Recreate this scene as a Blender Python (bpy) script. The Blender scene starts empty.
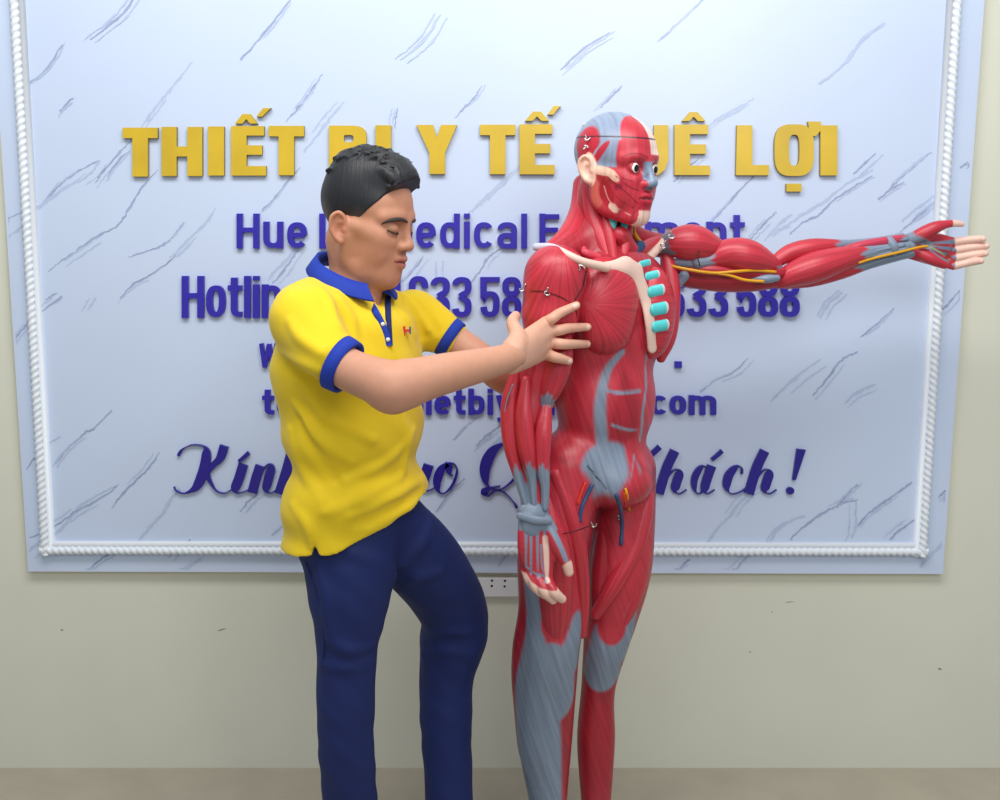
import bpy, math, random
import numpy as np
from mathutils import Vector, Matrix

random.seed(5); rng = np.random.default_rng(5)
SC = bpy.context.scene
COL = SC.collection

# ------------------------------------------------------------------ camera
FPX = 1050.0; PITCH = math.radians(8.6); CAM = np.array([0.0, -2.7, 1.43])
cd = bpy.data.cameras.new('camera'); cam = bpy.data.objects.new('camera', cd); COL.objects.link(cam)
cam.location = CAM; cam.rotation_euler = (math.pi/2 - PITCH, 0, 0)
cd.sensor_width = 36; cd.lens = 36*FPX/1000; cd.clip_start = .05
SC.camera = cam

# ------------------------------------------------------------------ world, lights, exposure
w = bpy.data.worlds.new('world'); SC.world = w; w.use_nodes = True
w.node_tree.nodes['Background'].inputs[0].default_value = (.86, .93, 1.0, 1)
w.node_tree.nodes['Background'].inputs[1].default_value = .40
def area(name, loc, target, sx, sy, power, col):
    l = bpy.data.lights.new(name, 'AREA'); l.shape = 'RECTANGLE'; l.size = sx; l.size_y = sy
    l.energy = power; l.color = col
    o = bpy.data.objects.new(name, l); COL.objects.link(o); o.location = loc
    o.rotation_euler = (Vector(target)-Vector(loc)).to_track_quat('-Z', 'Y').to_euler()
    return o
area('ceiling_panel_light', (-.1, -1.45, 3.0), (0, -.15, 1.3), 2.6, .7, 50, (1, .97, .94))
area('room_light', (.9, -3.6, 2.7), (0, 0, 1.2), 1.6, 1.2, 32, (1, .98, .96))
SC.view_settings.view_transform = 'Standard'; SC.view_settings.look = 'None'
SC.view_settings.gamma = 1; SC.view_settings.use_curve_mapping = False
SC.view_settings.exposure = 0.0

# ------------------------------------------------------------------ pixel -> point at a given depth (photo is 1000 x 800)
CP, SP = math.cos(PITCH), math.sin(PITCH)
def P(u, v, y):
    x = (u-500)/FPX; d = (v-400)/FPX
    ray = np.array([x, CP - d*SP, -SP - d*CP])
    return CAM + ray*((y-CAM[1])/ray[1])
def S(v, y):
    """metres per photo pixel at depth y, row v"""
    d = (v-400)/FPX
    return (y-CAM[1])/(CP - d*SP)/FPX

# ------------------------------------------------------------------ materials
def lin(c):
    return tuple(((x/255)/12.92 if x/255 <= .04045 else ((x/255+.055)/1.055)**2.4) for x in c)
def mat(name, rgb, rough=.5, spec=.5, var=0.0, vscale=30, bump=0.0, bscale=200, metal=0, sss=0, attr=False,
        fib=0.0, fibscale=(420, 9), fibbump=.0, sheen=0, coat=0):
    m = bpy.data.materials.new(name); m.use_nodes = True
    nt = m.node_tree; b = nt.nodes['Principled BSDF']
    b.inputs['Roughness'].default_value = rough
    b.inputs['Specular IOR Level'].default_value = spec
    b.inputs['Metallic'].default_value = metal
    if sss:
        b.inputs['Subsurface Weight'].default_value = sss
        b.inputs['Subsurface Radius'].default_value = (.012, .005, .003)
        b.inputs['Subsurface Scale'].default_value = 1
    if sheen:
        b.inputs['Sheen Weight'].default_value = sheen
    if coat:
        b.inputs['Coat Weight'].default_value = coat; b.inputs['Coat Roughness'].default_value = .25
    L = nt.links.new
    def node(t, **k):
        n = nt.nodes.new(t)
        for a, v in k.items(): setattr(n, a, v)
        return n
    if attr:
        a = node('ShaderNodeAttribute', attribute_name='col'); col = a.outputs['Color']
    else:
        r = node('ShaderNodeRGB'); r.outputs[0].default_value = (*lin(rgb), 1); col = r.outputs[0]
    def modulate(col, fac_out, amount):
        mr = node('ShaderNodeMapRange'); mr.inputs['From Min'].default_value = .3; mr.inputs['From Max'].default_value = .7
        mr.inputs['To Min'].default_value = 1-amount; mr.inputs['To Max'].default_value = 1+amount
        L(fac_out, mr.inputs['Value'])
        mx = node('ShaderNodeVectorMath', operation='SCALE'); L(col, mx.inputs[0]); L(mr.outputs[0], mx.inputs['Scale'])
        return mx.outputs[0]
    tc = node('ShaderNodeTexCoord')
    heights = []
    if var:
        n = node('ShaderNodeTexNoise'); n.inputs['Scale'].default_value = vscale; n.inputs['Detail'].default_value = 4
        L(tc.outputs['Object'], n.inputs['Vector']); col = modulate(col, n.outputs[0], var)
    if fib:
        a = node('ShaderNodeAttribute', attribute_name='fib')
        mp = node('ShaderNodeMapping'); mp.inputs['Scale'].default_value = (fibscale[0], fibscale[1], 1)
        L(a.outputs['Vector'], mp.inputs[0])
        n = node('ShaderNodeTexNoise'); n.inputs['Scale'].default_value = 1; n.inputs['Detail'].default_value = 3
        L(mp.outputs[0], n.inputs['Vector']); col = modulate(col, n.outputs[0], fib)
        if fibbump: heights.append((n.outputs[0], fibbump, .002))
    if bump:
        n = node('ShaderNodeTexNoise'); n.inputs['Scale'].default_value = bscale; n.inputs['Detail'].default_value = 4
        L(tc.outputs['Object'], n.inputs['Vector']); heights.append((n.outputs[0], bump, .002))
    prev = None
    for h, s, dist in heights:
        bm = node('ShaderNodeBump'); bm.inputs['Strength'].default_value = s; bm.inputs['Distance'].default_value = dist
        L(h, bm.inputs['Height'])
        if prev: L(prev, bm.inputs['Normal'])
        prev = bm.outputs[0]
    if prev: L(prev, b.inputs['Normal'])
    L(col, b.inputs['Base Color'])
    return m

# ------------------------------------------------------------------ objects
def link(name, me, m=None, parent=None, smooth=True):
    o = bpy.data.objects.new(name, me); COL.objects.link(o)
    if m is not None:
        for mm in (m if isinstance(m, (list, tuple)) else [m]): me.materials.append(mm)
    if smooth and len(me.polygons):
        me.polygons.foreach_set('use_smooth', [True]*len(me.polygons))
    if parent is not None:
        o.parent = parent
        o.matrix_parent_inverse = parent.matrix_world.inverted() if False else Matrix.Translation(-parent.location)
    return o
def mesh(name, verts, faces, m=None, parent=None, smooth=True, mi=None):
    me = bpy.data.meshes.new(name); me.from_pydata([tuple(map(float, v)) for v in verts], [], [tuple(map(int, f)) for f in faces])
    me.update()
    o = link(name, me, m, parent, smooth)
    if mi is not None: me.polygons.foreach_set('material_index', list(map(int, mi)))
    return o
def empty(name, loc):
    o = bpy.data.objects.new(name, None); COL.objects.link(o); o.location = tuple(map(float, loc)); o.empty_display_size = .05
    return o
def tag(o, label=None, cat=None, group=None, kind=None):
    for k, v in (('label', label), ('category', cat), ('group', group), ('kind', kind)):
        if v: o[k] = v
    return o
class MB:
    """collects plain pieces of ONE part"""
    def __init__(s): s.v = []; s.f = []; s.mi = []
    def add(s, v, f, mi=0):
        n = len(s.v); s.v += [tuple(x) for x in v]; s.f += [tuple(i+n for i in q) for q in f]; s.mi += [mi]*len(f)
    def box(s, lo, hi, mi=0, bev=0):
        (a, b, c), (d, e, g) = lo, hi
        if bev:
            q = bev
            lay = []
            for z, i in ((b+0, q), (b+q, 0), (e-q, 0), (e, q)):
                lay.append([(a+i, z, c+i), (d-i, z, c+i), (d-i, z, g-i), (a+i, z, g-i)])
            s.add(sum(lay, []), [(3, 2, 1, 0)]+[(4*k+i, 4*k+(i+1) % 4, 4*k+4+(i+1) % 4, 4*k+4+i) for k in range(3) for i in range(4)]+[(12, 13, 14, 15)], mi)
            return
        s.add([(a, b, c), (d, b, c), (d, e, c), (a, e, c), (a, b, g), (d, b, g), (d, e, g), (a, e, g)],
              [(3, 2, 1, 0), (4, 5, 6, 7), (0, 1, 5, 4), (1, 2, 6, 5), (2, 3, 7, 6), (3, 0, 4, 7)], mi)
    def tube(s, pts, rad, n=8, mi=0, cap=True):
        pts = [np.array(p, float) for p in pts]
        if not hasattr(rad, '__len__'): rad = [rad]*len(pts)
        ref = None; rings = []
        for i, p in enumerate(pts):
            t = pts[min(i+1, len(pts)-1)]-pts[max(i-1, 0)]; t = t/(np.linalg.norm(t)+1e-12)
            if ref is None:
                ref = np.array([0, 0, 1.]) if abs(t[2]) < .8 else np.array([1., 0, 0])
            a = ref - t*ref.dot(t); a /= np.linalg.norm(a); ref = a; b = np.cross(t, a)
            rings.append([p+rad[i]*(math.cos(2*math.pi*k/n)*a+math.sin(2*math.pi*k/n)*b) for k in range(n)])
        v = sum(rings, [])
        f = [(i*n+k, i*n+(k+1) % n, (i+1)*n+(k+1) % n, (i+1)*n+k) for i in range(len(pts)-1) for k in range(n)]
        if cap: f += [tuple(range(n-1, -1, -1)), tuple((len(pts)-1)*n+k for k in range(n))]
        s.add(v, f, mi)
    def build(s, name, m, parent=None, smooth=True):
        return mesh(name, s.v, s.f, m, parent, smooth, s.mi)
def smoothpath(pts, n=8):
    """Catmull-Rom through points"""
    p = [np.array(q, float) for q in pts]; p = [2*p[0]-p[1]]+p+[2*p[-1]-p[-2]]; out = []
    for i in range(1, len(p)-2):
        for k in range(n):
            t = k/n
            out.append(.5*((2*p[i])+(-p[i-1]+p[i+1])*t+(2*p[i-1]-5*p[i]+4*p[i+1]-p[i+2])*t*t+(-p[i-1]+3*p[i]-3*p[i+1]+p[i+2])*t**3))
    out.append(p[-2]); return out
# ================================================================== THE SETTING
m_wall = mat('cream_wall_paint', (218, 220, 205), rough=.65, spec=.25, var=.025, vscale=3, bump=.05, bscale=160)
m_floor = mat('beige_floor_tile', (176, 168, 152), rough=.35, var=.06, vscale=8)
m_ceil = mat('white_ceiling_paint', (235, 235, 230), rough=.8)
b = MB(); b.box((-3.2, 0, 0), (3.2, .12, 3.3)); wall = b.build('wall_back', m_wall, smooth=False); tag(wall, kind='structure')
b = MB(); b.box((-3.2, -5.2, -.1), (3.2, .12, 0)); fl = b.build('floor', m_floor, smooth=False); tag(fl, kind='structure')
# small scuffs on the wall paint
m_scuff = mat('dark_scuff', (150, 142, 125), rough=.8)
sc_b = MB()
for u, v, a, ln, wd in ((222, 629.5, -.3, 9, 1.2), (62, 630, .2, 2.6, 2), (790, 602, -.1, 9, .8), (940, 669, .3, 4, 2.0), (750, 652, .2, 2.5, 1.2), (772, 612, 1.0, 2.5, .8)):
    ca, sa = math.cos(a), math.sin(a); pts = []
    for t, wv in ((-.5, .15), (-.2, .5), (.15, .35), (.5, .1)):
        pts.append((t, wv))
    up = [(u+ln*t*ca+wv*wd*sa, v+ln*t*sa-wv*wd*ca) for t, wv in pts]; dn = [(u+ln*t*ca-wv*wd*sa, v+ln*t*sa+wv*wd*ca) for t, wv in pts]
    sc_b.add([P(x, y, -.0008) for x, y in up+dn[::-1]], [tuple(range(8))])
tag(sc_b.build('wall_scuff_1', m_scuff, smooth=False), kind='structure')

# ================================================================== THE SIGN BOARD
BF = -.022                                    # board front
m_board = mat('pale_blue_marble_panel', (200, 215, 240), rough=.3, spec=.4, var=.02, vscale=2.5)
m_vein = mat('grey_marble_vein', (158, 171, 205), rough=.3, spec=.4, var=.12, vscale=40)
m_vein2 = mat('faint_marble_vein', (181, 197, 226), rough=.3, spec=.4, var=.05, vscale=40)
m_bedge = mat('pale_yellow_board_edge', (226, 214, 165), rough=.5)
m_white = mat('white_plaster_moulding', (228, 236, 244), rough=.45)
m_gold = mat('gold_letter', (208, 176, 42), rough=.32, spec=.6, var=.1, vscale=9)
m_goldside = mat('dull_gold_letter_edge', (150, 128, 60), rough=.5)
m_blue = mat('violet_blue_letter', (50, 40, 168), rough=.35, spec=.5)
m_script = mat('navy_blue_script_letter', (40, 28, 140), rough=.35, spec=.5)

board = empty('sign_board', P(486, 571, 0))
tag(board, 'large pale marble sign board with gold and blue raised letters on cream wall', 'sign')
TOPV = -95
lb, rb_ = P(28, 571.5, BF), P(943, 574, BF); lt, rt = P(28-.063*(571.5-TOPV), TOPV, BF), P(943+.0725*(574-TOPV), TOPV, BF)
pb = MB()
fr = [lb, rb_, rt, lt]; bk = [np.array([p[0], -.001, p[2]]) for p in fr]
pb.add(fr+bk, [(0, 1, 2, 3)], 0); pb.add(fr+bk, [(1, 0, 4, 5), (2, 1, 5, 6), (3, 2, 6, 7), (0, 3, 7, 4), (7, 6, 5, 4)], 3)
# veins: jagged thin ribbons in the face of the panel (photo pixels -> board plane)
VE = [  # (points, half width px, faint)
 [(-2, 222), (14, 216), (28, 210), (40, 206), (50, 196), (62, 183), (80, 170), (99, 160)], [(7, 238), (22, 226), (33, 212), (42, 205), (66, 187), (80, 181), (92, 172), (100, 160)],
 [(95, 183), (104, 170), (120, 152), (133, 138)], [(107, 178), (116, 164), (130, 150)], [(138, 132), (150, 115), (163, 98), (178, 80), (192, 62)],
 [(48, 272), (60, 262), (78, 250), (95, 238), (118, 225), (127, 212), (140, 190), (158, 169)], [(128, 257), (150, 250), (163, 245), (176, 233), (184, 222)],
 [(170, 258), (176, 253), (190, 238), (205, 224), (216, 208)], [(120, 298), (134, 284), (152, 274), (176, 256)], [(45, 300), (57, 293)], [(88, 310), (96, 297)], [(12, 342), (22, 330), (34, 318), (62, 296)],
 [(262, 210), (276, 197), (290, 178), (300, 168)], [(268, 281), (276, 270), (294, 252), (302, 240)], [(273, 283), (284, 270), (298, 250)], [(286, 122), (300, 106), (312, 90), (322, 74)],
 [(304, 152), (318, 134), (330, 118), (344, 102)], [(395, 128), (396, 115), (398, 108)],
 [(455, 118), (466, 106), (474, 98), (482, 86)], [(472, 212), (482, 202), (500, 184), (520, 165)], [(470, 284), (482, 268), (487, 259), (498, 250), (508, 244)], [(402, 282), (412, 272), (424, 256)],
 [(436, 262), (436, 280)], [(600, 108), (610, 98), (622, 86)],
 [(674, 182), (684, 170), (700, 158)], [(706, 128), (722, 116), (738, 108), (754, 98)], [(712, 222), (724, 208), (740, 190), (754, 176)], [(750, 240), (760, 228), (770, 218), (776, 212)],
 [(768, 236), (776, 230), (786, 226), (800, 216), (822, 203), (836, 192), (850, 182), (873, 170)], [(853, 174), (862, 166), (876, 153)], [(790, 234), (804, 222), (820, 214), (834, 200), (852, 188), (872, 176)],
 [(770, 236), (782, 222), (792, 214)], [(878, 200), (890, 190), (904, 182)], [(884, 196), (898, 180), (914, 166), (932, 152)], [(902, 222), (912, 212), (924, 204), (934, 196)], [(900, 232), (912, 222), (930, 206), (944, 190)],
 [(960, 168), (968, 162)], [(946, 268), (954, 258), (962, 250)], [(930, 322), (940, 312), (950, 302), (960, 290)], [(860, 338), (870, 330), (882, 320), (894, 308)], [(770, 402), (784, 388), (800, 374), (820, 360)],
 [(700, 392), (716, 380), (734, 372), (748, 358)], [(812, 396), (826, 380), (842, 360), (858, 352)], [(846, 402), (858, 392), (876, 384)],
 [(26, 470), (36, 456), (44, 446), (58, 438)], [(56, 464), (66, 450), (84, 434), (94, 428), (112, 410)], [(28, 552), (36, 545), (52, 536), (66, 524), (80, 506), (96, 496), (116, 486)], [(30, 538), (48, 530), (64, 520), (78, 510), (92, 503), (110, 492), (118, 484)],
 [(112, 508), (120, 497), (134, 482), (148, 468), (160, 452)], [(140, 540), (150, 526), (162, 514), (170, 500), (180, 490)], [(88, 570), (100, 560), (120, 548)], [(168, 558), (176, 548), (190, 540)], [(184, 570), (196, 562), (205, 556)],
 [(240, 512), (250, 500), (262, 492)], [(272, 536), (280, 528), (286, 522)], [(258, 494), (268, 480), (276, 470)],
 [(454, 440), (464, 428), (476, 418)], [(476, 446), (484, 438), (494, 430), (503, 424)], [(486, 450), (496, 442), (505, 434)], [(436, 512), (448, 496), (456, 486), (466, 478)], [(498, 566), (506, 556), (516, 548)],
 [(708, 542), (718, 528), (730, 516), (742, 500), (758, 488), (770, 470)], [(790, 540), (800, 530), (818, 516), (832, 508), (846, 502), (858, 500)], [(836, 508), (846, 496), (858, 484)], [(770, 542), (776, 532), (788, 522), (804, 516)],
 [(856, 528), (868, 514), (882, 504), (896, 494), (912, 482)], [(890, 540), (900, 530), (914, 520)], [(920, 566), (930, 556), (942, 544)], [(676, 574), (684, 564), (690, 560)], [(732, 574), (742, 562), (748, 556)], [(852, 538), (856, 524), (856, 500)],
 [(938, 498), (946, 490)], [(60, 112), (66, 104), (74, 98)], [(820, 318), (828, 304), (842, 292)],
 [(240, 60), (262, 36), (276, 18), (290, 0)], [(560, 70), (584, 48), (610, 32)], [(820, 84), (846, 62), (862, 40), (884, 22)], [(90, 40), (120, 16), (136, -4)], [(660, 40), (690, 12), (712, -10)], [(400, 60), (424, 40), (440, 14)], [(20, 90), (46, 70), (62, 44)],
]
VS = []
for vi, pts in enumerate(VE):
    VS.append((pts, vi % 3 == 1, 1.0))
    for k in range(1 + vi % 2):                                     # fine companion strands beside each vein
        n = len(pts); i0 = random.randint(0, max(0, n-3)); seg = pts[i0:i0+max(2, min(n, 3))]
        ox, oy = random.uniform(-7, 7), random.uniform(-2, 6); VS.append(([(x+ox, y+oy) for x, y in seg], True, .6))
for vi, (pts, faint, ws) in enumerate(VS):
    pp = smoothpath([(a, b_, 0) for a, b_ in pts], 7) if len(pts) > 2 else smoothpath([(*pts[0], 0), ((pts[0][0]+pts[1][0])/2, (pts[0][1]+pts[1][1])/2, 0), (*pts[1], 0)], 7)
    L_ = len(pp); up = []; dn = []; ph = rng.random()*6
    for i, q in enumerate(pp):
        t = i/(L_-1); wd = ws*(.25+.9*abs(math.sin(t*7+ph))*rng.random()+.55*math.sin(math.pi*t))*(1.0 if not faint else 1.35)
        jx, jy = rng.normal(0, .35, 2); e_ = BF-.0003-.0000035*vi
        q = np.array([np.clip(q[0], 28-.063*(571.5-q[1])+3, 943+.0725*(574-q[1])-4), min(q[1], 569.), 0])
        up.append(P(q[0]+jx-wd*.7, q[1]+jy-wd*.7, e_)); dn.append(P(q[0]+jx+wd*.7, q[1]+jy+wd*.7, e_))
    pb.add(up+dn, [(i, L_+i, L_+i+1, i+1) for i in range(L_-1)], 2 if faint else 1)
pb.build('marble_panel', [m_board, m_vein, m_vein2, m_bedge], board, smooth=False)

# rope moulding: flat bead + twisted rope
def unit(x): x = np.array(x, float); return x/np.linalg.norm(x)
def moulding(a, b, inward, dh=0.):
    """a,b: centre line ends on the board; inward: unit vector to the inside of the frame"""
    a, b = np.array(a), np.array(b); d = unit(b-a); a = a-d*.012; b = b+d*.012; d = b-a; Ln = np.linalg.norm(d); d /= Ln; out = np.array([0, -1., 0]); mb = MB()
    pf = [(-.006, 0), (-.006, .006), (-.002, .009), (.010, .009), (.012, .012), (.020, .012), (.0235, .008), (.0235, 0)]
    v = []; 
    for p in (a, b):
        for s_, h in pf: v.append(p+inward*s_+out*(h+dh*(h > 0)))
    n = len(pf); mb.add(v, [(i, i+1, n+i+1, n+i) for i in range(n-1)]+[tuple(range(n)), tuple(range(2*n-1, n-1, -1))])
    N = int(Ln/.0035); K = 14; rv = []; c0 = inward*.001+out*(.010+dh)
    for i in range(N+1):
        s_ = Ln*i/N; 
        for k in range(K):
            ph = 2*math.pi*k/K; r = .0104*(1+.17*math.cos(2*(ph)-2*math.pi*s_/.017)+.05*math.cos(6*ph-6*math.pi*s_/.017))
            rv.append(a+d*s_+c0+r*(math.cos(ph)*inward+math.sin(ph)*out))
    mb.add(rv, [(i*K+k, i*K+(k+1) % K, (i+1)*K+(k+1) % K, (i+1)*K+k) for i in range(N) for k in range(K)]+[tuple(range(K)), tuple(N*K+k for k in range(K))])
    return mb
LBc, RBc = P(46.5, 549.5, BF), P(921.5, 551, BF)
LTc, RTc = P(46.5-.0563*(549.5+62), -62, BF), P(921.5+.0625*(551+62), -62, BF)
def unit(x): x = np.array(x, float); return x/np.linalg.norm(x)
for a, b_, inw in ((LBc, RBc, (0, 0, 1)), (LTc, LBc, (1, 0, 0)), (RTc, RBc, (-1, 0, 0)), (LTc, RTc, (0, 0, -1))):
    dd = unit(b_-a); iv = np.array(inw, float); iv = unit(iv-dd*iv.dot(dd))
    moulding(a, b_, iv, .0008 if inw[0] else 0.).build('rope_moulding', m_white, board)

# ---- raised letters
def poly_solid(name, loops2, tris, depth, front_m, side_m, y0=BF):
    pass
def extrude_outline(mb, pts, depth, y0=None):
    """pts: convex-or-not simple polygon in photo pixels; solid standing on the board"""
    y0 = BF if y0 is None else y0
    fr = [P(u, v, y0-depth) for u, v in pts]; bk = [np.array([q[0], y0, q[2]]) for q in fr]; n = len(pts)
    mb.add(fr+bk, [tuple(range(n))], 0)
    mb.add(fr+bk, [(i, n+i, n+(i+1) % n, (i+1) % n) for i in range(n)], 1)
def ring_outline(mb, outer, inner, depth, y0=None):
    y0 = BF if y0 is None else y0; n = len(outer)
    o = [P(u, v, y0-depth) for u, v in outer]; i_ = [P(u, v, y0-depth) for u, v in inner]
    ob = [np.array([q[0], y0, q[2]]) for q in o]; ib = [np.array([q[0], y0, q[2]]) for q in i_]
    mb.add(o+i_, [(k, (k+1) % n, n+(k+1) % n, n+k) for k in range(n)], 0)
    mb.add(o+ob, [(k, n+k, n+(k+1) % n, (k+1) % n) for k in range(n)], 1)
    mb.add(i_+ib, [(k, (k+1) % n, n+(k+1) % n, n+k) for k in range(n)], 1)
def rc(x0, y0, x1, y1): return [(x0, y0), (x1, y0), (x1, y1), (x0, y1)]
def superring(x0, y0, x1, y1, t, e=.5, n=40):
    cx, cy = (x0+x1)/2, (y0+y1)/2
    def lp(rx, ry): return [(cx+rx*math.copysign(abs(math.cos(a))**e, math.cos(a)), cy+ry*math.copysign(abs(math.sin(a))**e, math.sin(a))) for a in [2*math.pi*k/n for k in range(n)]]
    return lp((x1-x0)/2, (y1-y0)/2), lp((x1-x0)/2-t, (y1-y0)/2-t*.72)
GD = .012
def gT(mb, x0, x1, y0, y1, s=15.5, b_=10.5):
    c = (x0+x1)/2; extrude_outline(mb, [(x0, y0), (x1, y0), (x1, y0+b_), (c+s/2, y0+b_), (c+s/2, y1), (c-s/2, y1), (c-s/2, y0+b_), (x0, y0+b_)], GD)
def gH(mb, x0, x1, y0, y1, s=15):
    m1 = (y0+y1)/2
    extrude_outline(mb, [(x0, y0), (x0+s, y0), (x0+s, m1-5), (x1-s, m1-5), (x1-s, y0), (x1, y0), (x1, y1), (x1-s, y1), (x1-s, m1+5), (x0+s, m1+5), (x0+s, y1), (x0, y1)], GD)
def gE(mb, x0, x1, y0, y1, s=15.5, b_=9.5):
    m1 = (y0+y1)/2-1
    extrude_outline(mb, [(x0, y0), (x1-1, y0), (x1-1, y0+b_), (x0+s, y0+b_), (x0+s, m1-4.5), (x1-3, m1-4.5), (x1-3, m1+5), (x0+s, m1+5), (x0+s, y1-b_), (x1+1, y1-b_), (x1+1, y1), (x0, y1)], GD)
def gCirc(mb, x0, x1, y0, y1):
    c = (x0+x1)/2; h = y1-y0
    extrude_outline(mb, [(x0, y1), (c-4, y0), (c+4, y0), (x1, y1), (x1-7.5, y1), (c, y0+h*.52), (x0+7.5, y1)], GD)
def gAcute(mb, x0, x1, y0, y1): extrude_outline(mb, [(x0, y1), (x0+(x1-x0)*.45, y0), (x1, y0), (x1-3.5, y0+(y1-y0)*.35), (x0+6, y1)], GD)
def gold():
    L = []
    def new(): L.append(MB()); return L[-1]
    m_ = new(); gT(m_, 122.5, 157.6, 127.6, 176.5)
    m_ = new(); gH(m_, 161.5, 202.2, 126.8, 176)
    m_ = new(); extrude_outline(m_, rc(208, 126.4, 224, 175.5), GD)
    m_ = new(); gE(m_, 231, 265, 126, 175.5); gCirc(m_, 235, 257.5, 114, 123.5); gAcute(m_, 256.5, 271, 108, 116.5)
    m_ = new(); gT(m_, 268.6, 304, 125.8, 175.2)
    m_ = new(); o, i = superring(336, 125.5, 366, 152, 11, .6); 
    extrude_outline(m_, rc(329, 125.5, 344, 175), GD)
    o, i = superring(330, 125.5, 366.5, 151.5, 13, .62); ring_outline(m_, o, i, GD*.98); o, i = superring(330, 146.5, 368.5, 175, 13, .62); ring_outline(m_, o, i, GD*.96)
    m_ = new(); extrude_outline(m_, rc(375.4, 125.2, 391, 174.6), GD); extrude_outline(m_, rc(376, 182.5, 390.5, 190.5), GD)
    m_ = new(); extrude_outline(m_, [(416.5, 124.8), (433, 124.8), (437, 137.5), (441, 124.8), (457, 124.8), (445, 153), (445, 174), (429.5, 174), (429.5, 153)], GD)
    m_ = new(); gT(m_, 480, 515.5, 124.6, 174.2)
    m_ = new(); gE(m_, 519.5, 553.5, 124.3, 174.3); gCirc(m_, 525, 549, 111.5, 120.8); gAcute(m_, 547.5, 561, 106, 114.5)
    m_ = new(); gH(m_, 583, 620, 124.5, 174.6)
    m_ = new(); extrude_outline(m_, [(627, 125), (642, 125), (642, 158), (644, 162), (648, 163), (652, 162), (654, 158), (654, 125), (668.5, 125), (668.5, 160), (665, 170), (658, 175), (638, 175), (631, 170), (627, 160)], GD)
    m_ = new(); gE(m_, 674.5, 709, 124.6, 175); gCirc(m_, 682, 705.5, 112, 121)
    m_ = new(); extrude_outline(m_, [(737, 125.2), (752.5, 125.2), (752.5, 165), (769, 165), (769, 175.2), (736, 175.2)], GD)
    m_ = new(); o, i = superring(774.5, 124.2, 814, 176, 14.5, .62); ring_outline(m_, o, i, GD)
    extrude_outline(m_, [(808, 121.5), (821, 121.5), (821, 130), (816, 136), (810, 136)], GD*.97); extrude_outline(m_, rc(786.5, 183.5, 801.5, 191.5), GD)
    m_ = new(); extrude_outline(m_, rc(820.5, 125.3, 837.5, 175.4), GD)
    for m_ in L: m_.build('gold_letter', [m_gold, m_goldside], board, smooth=False)
gold()

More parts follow.
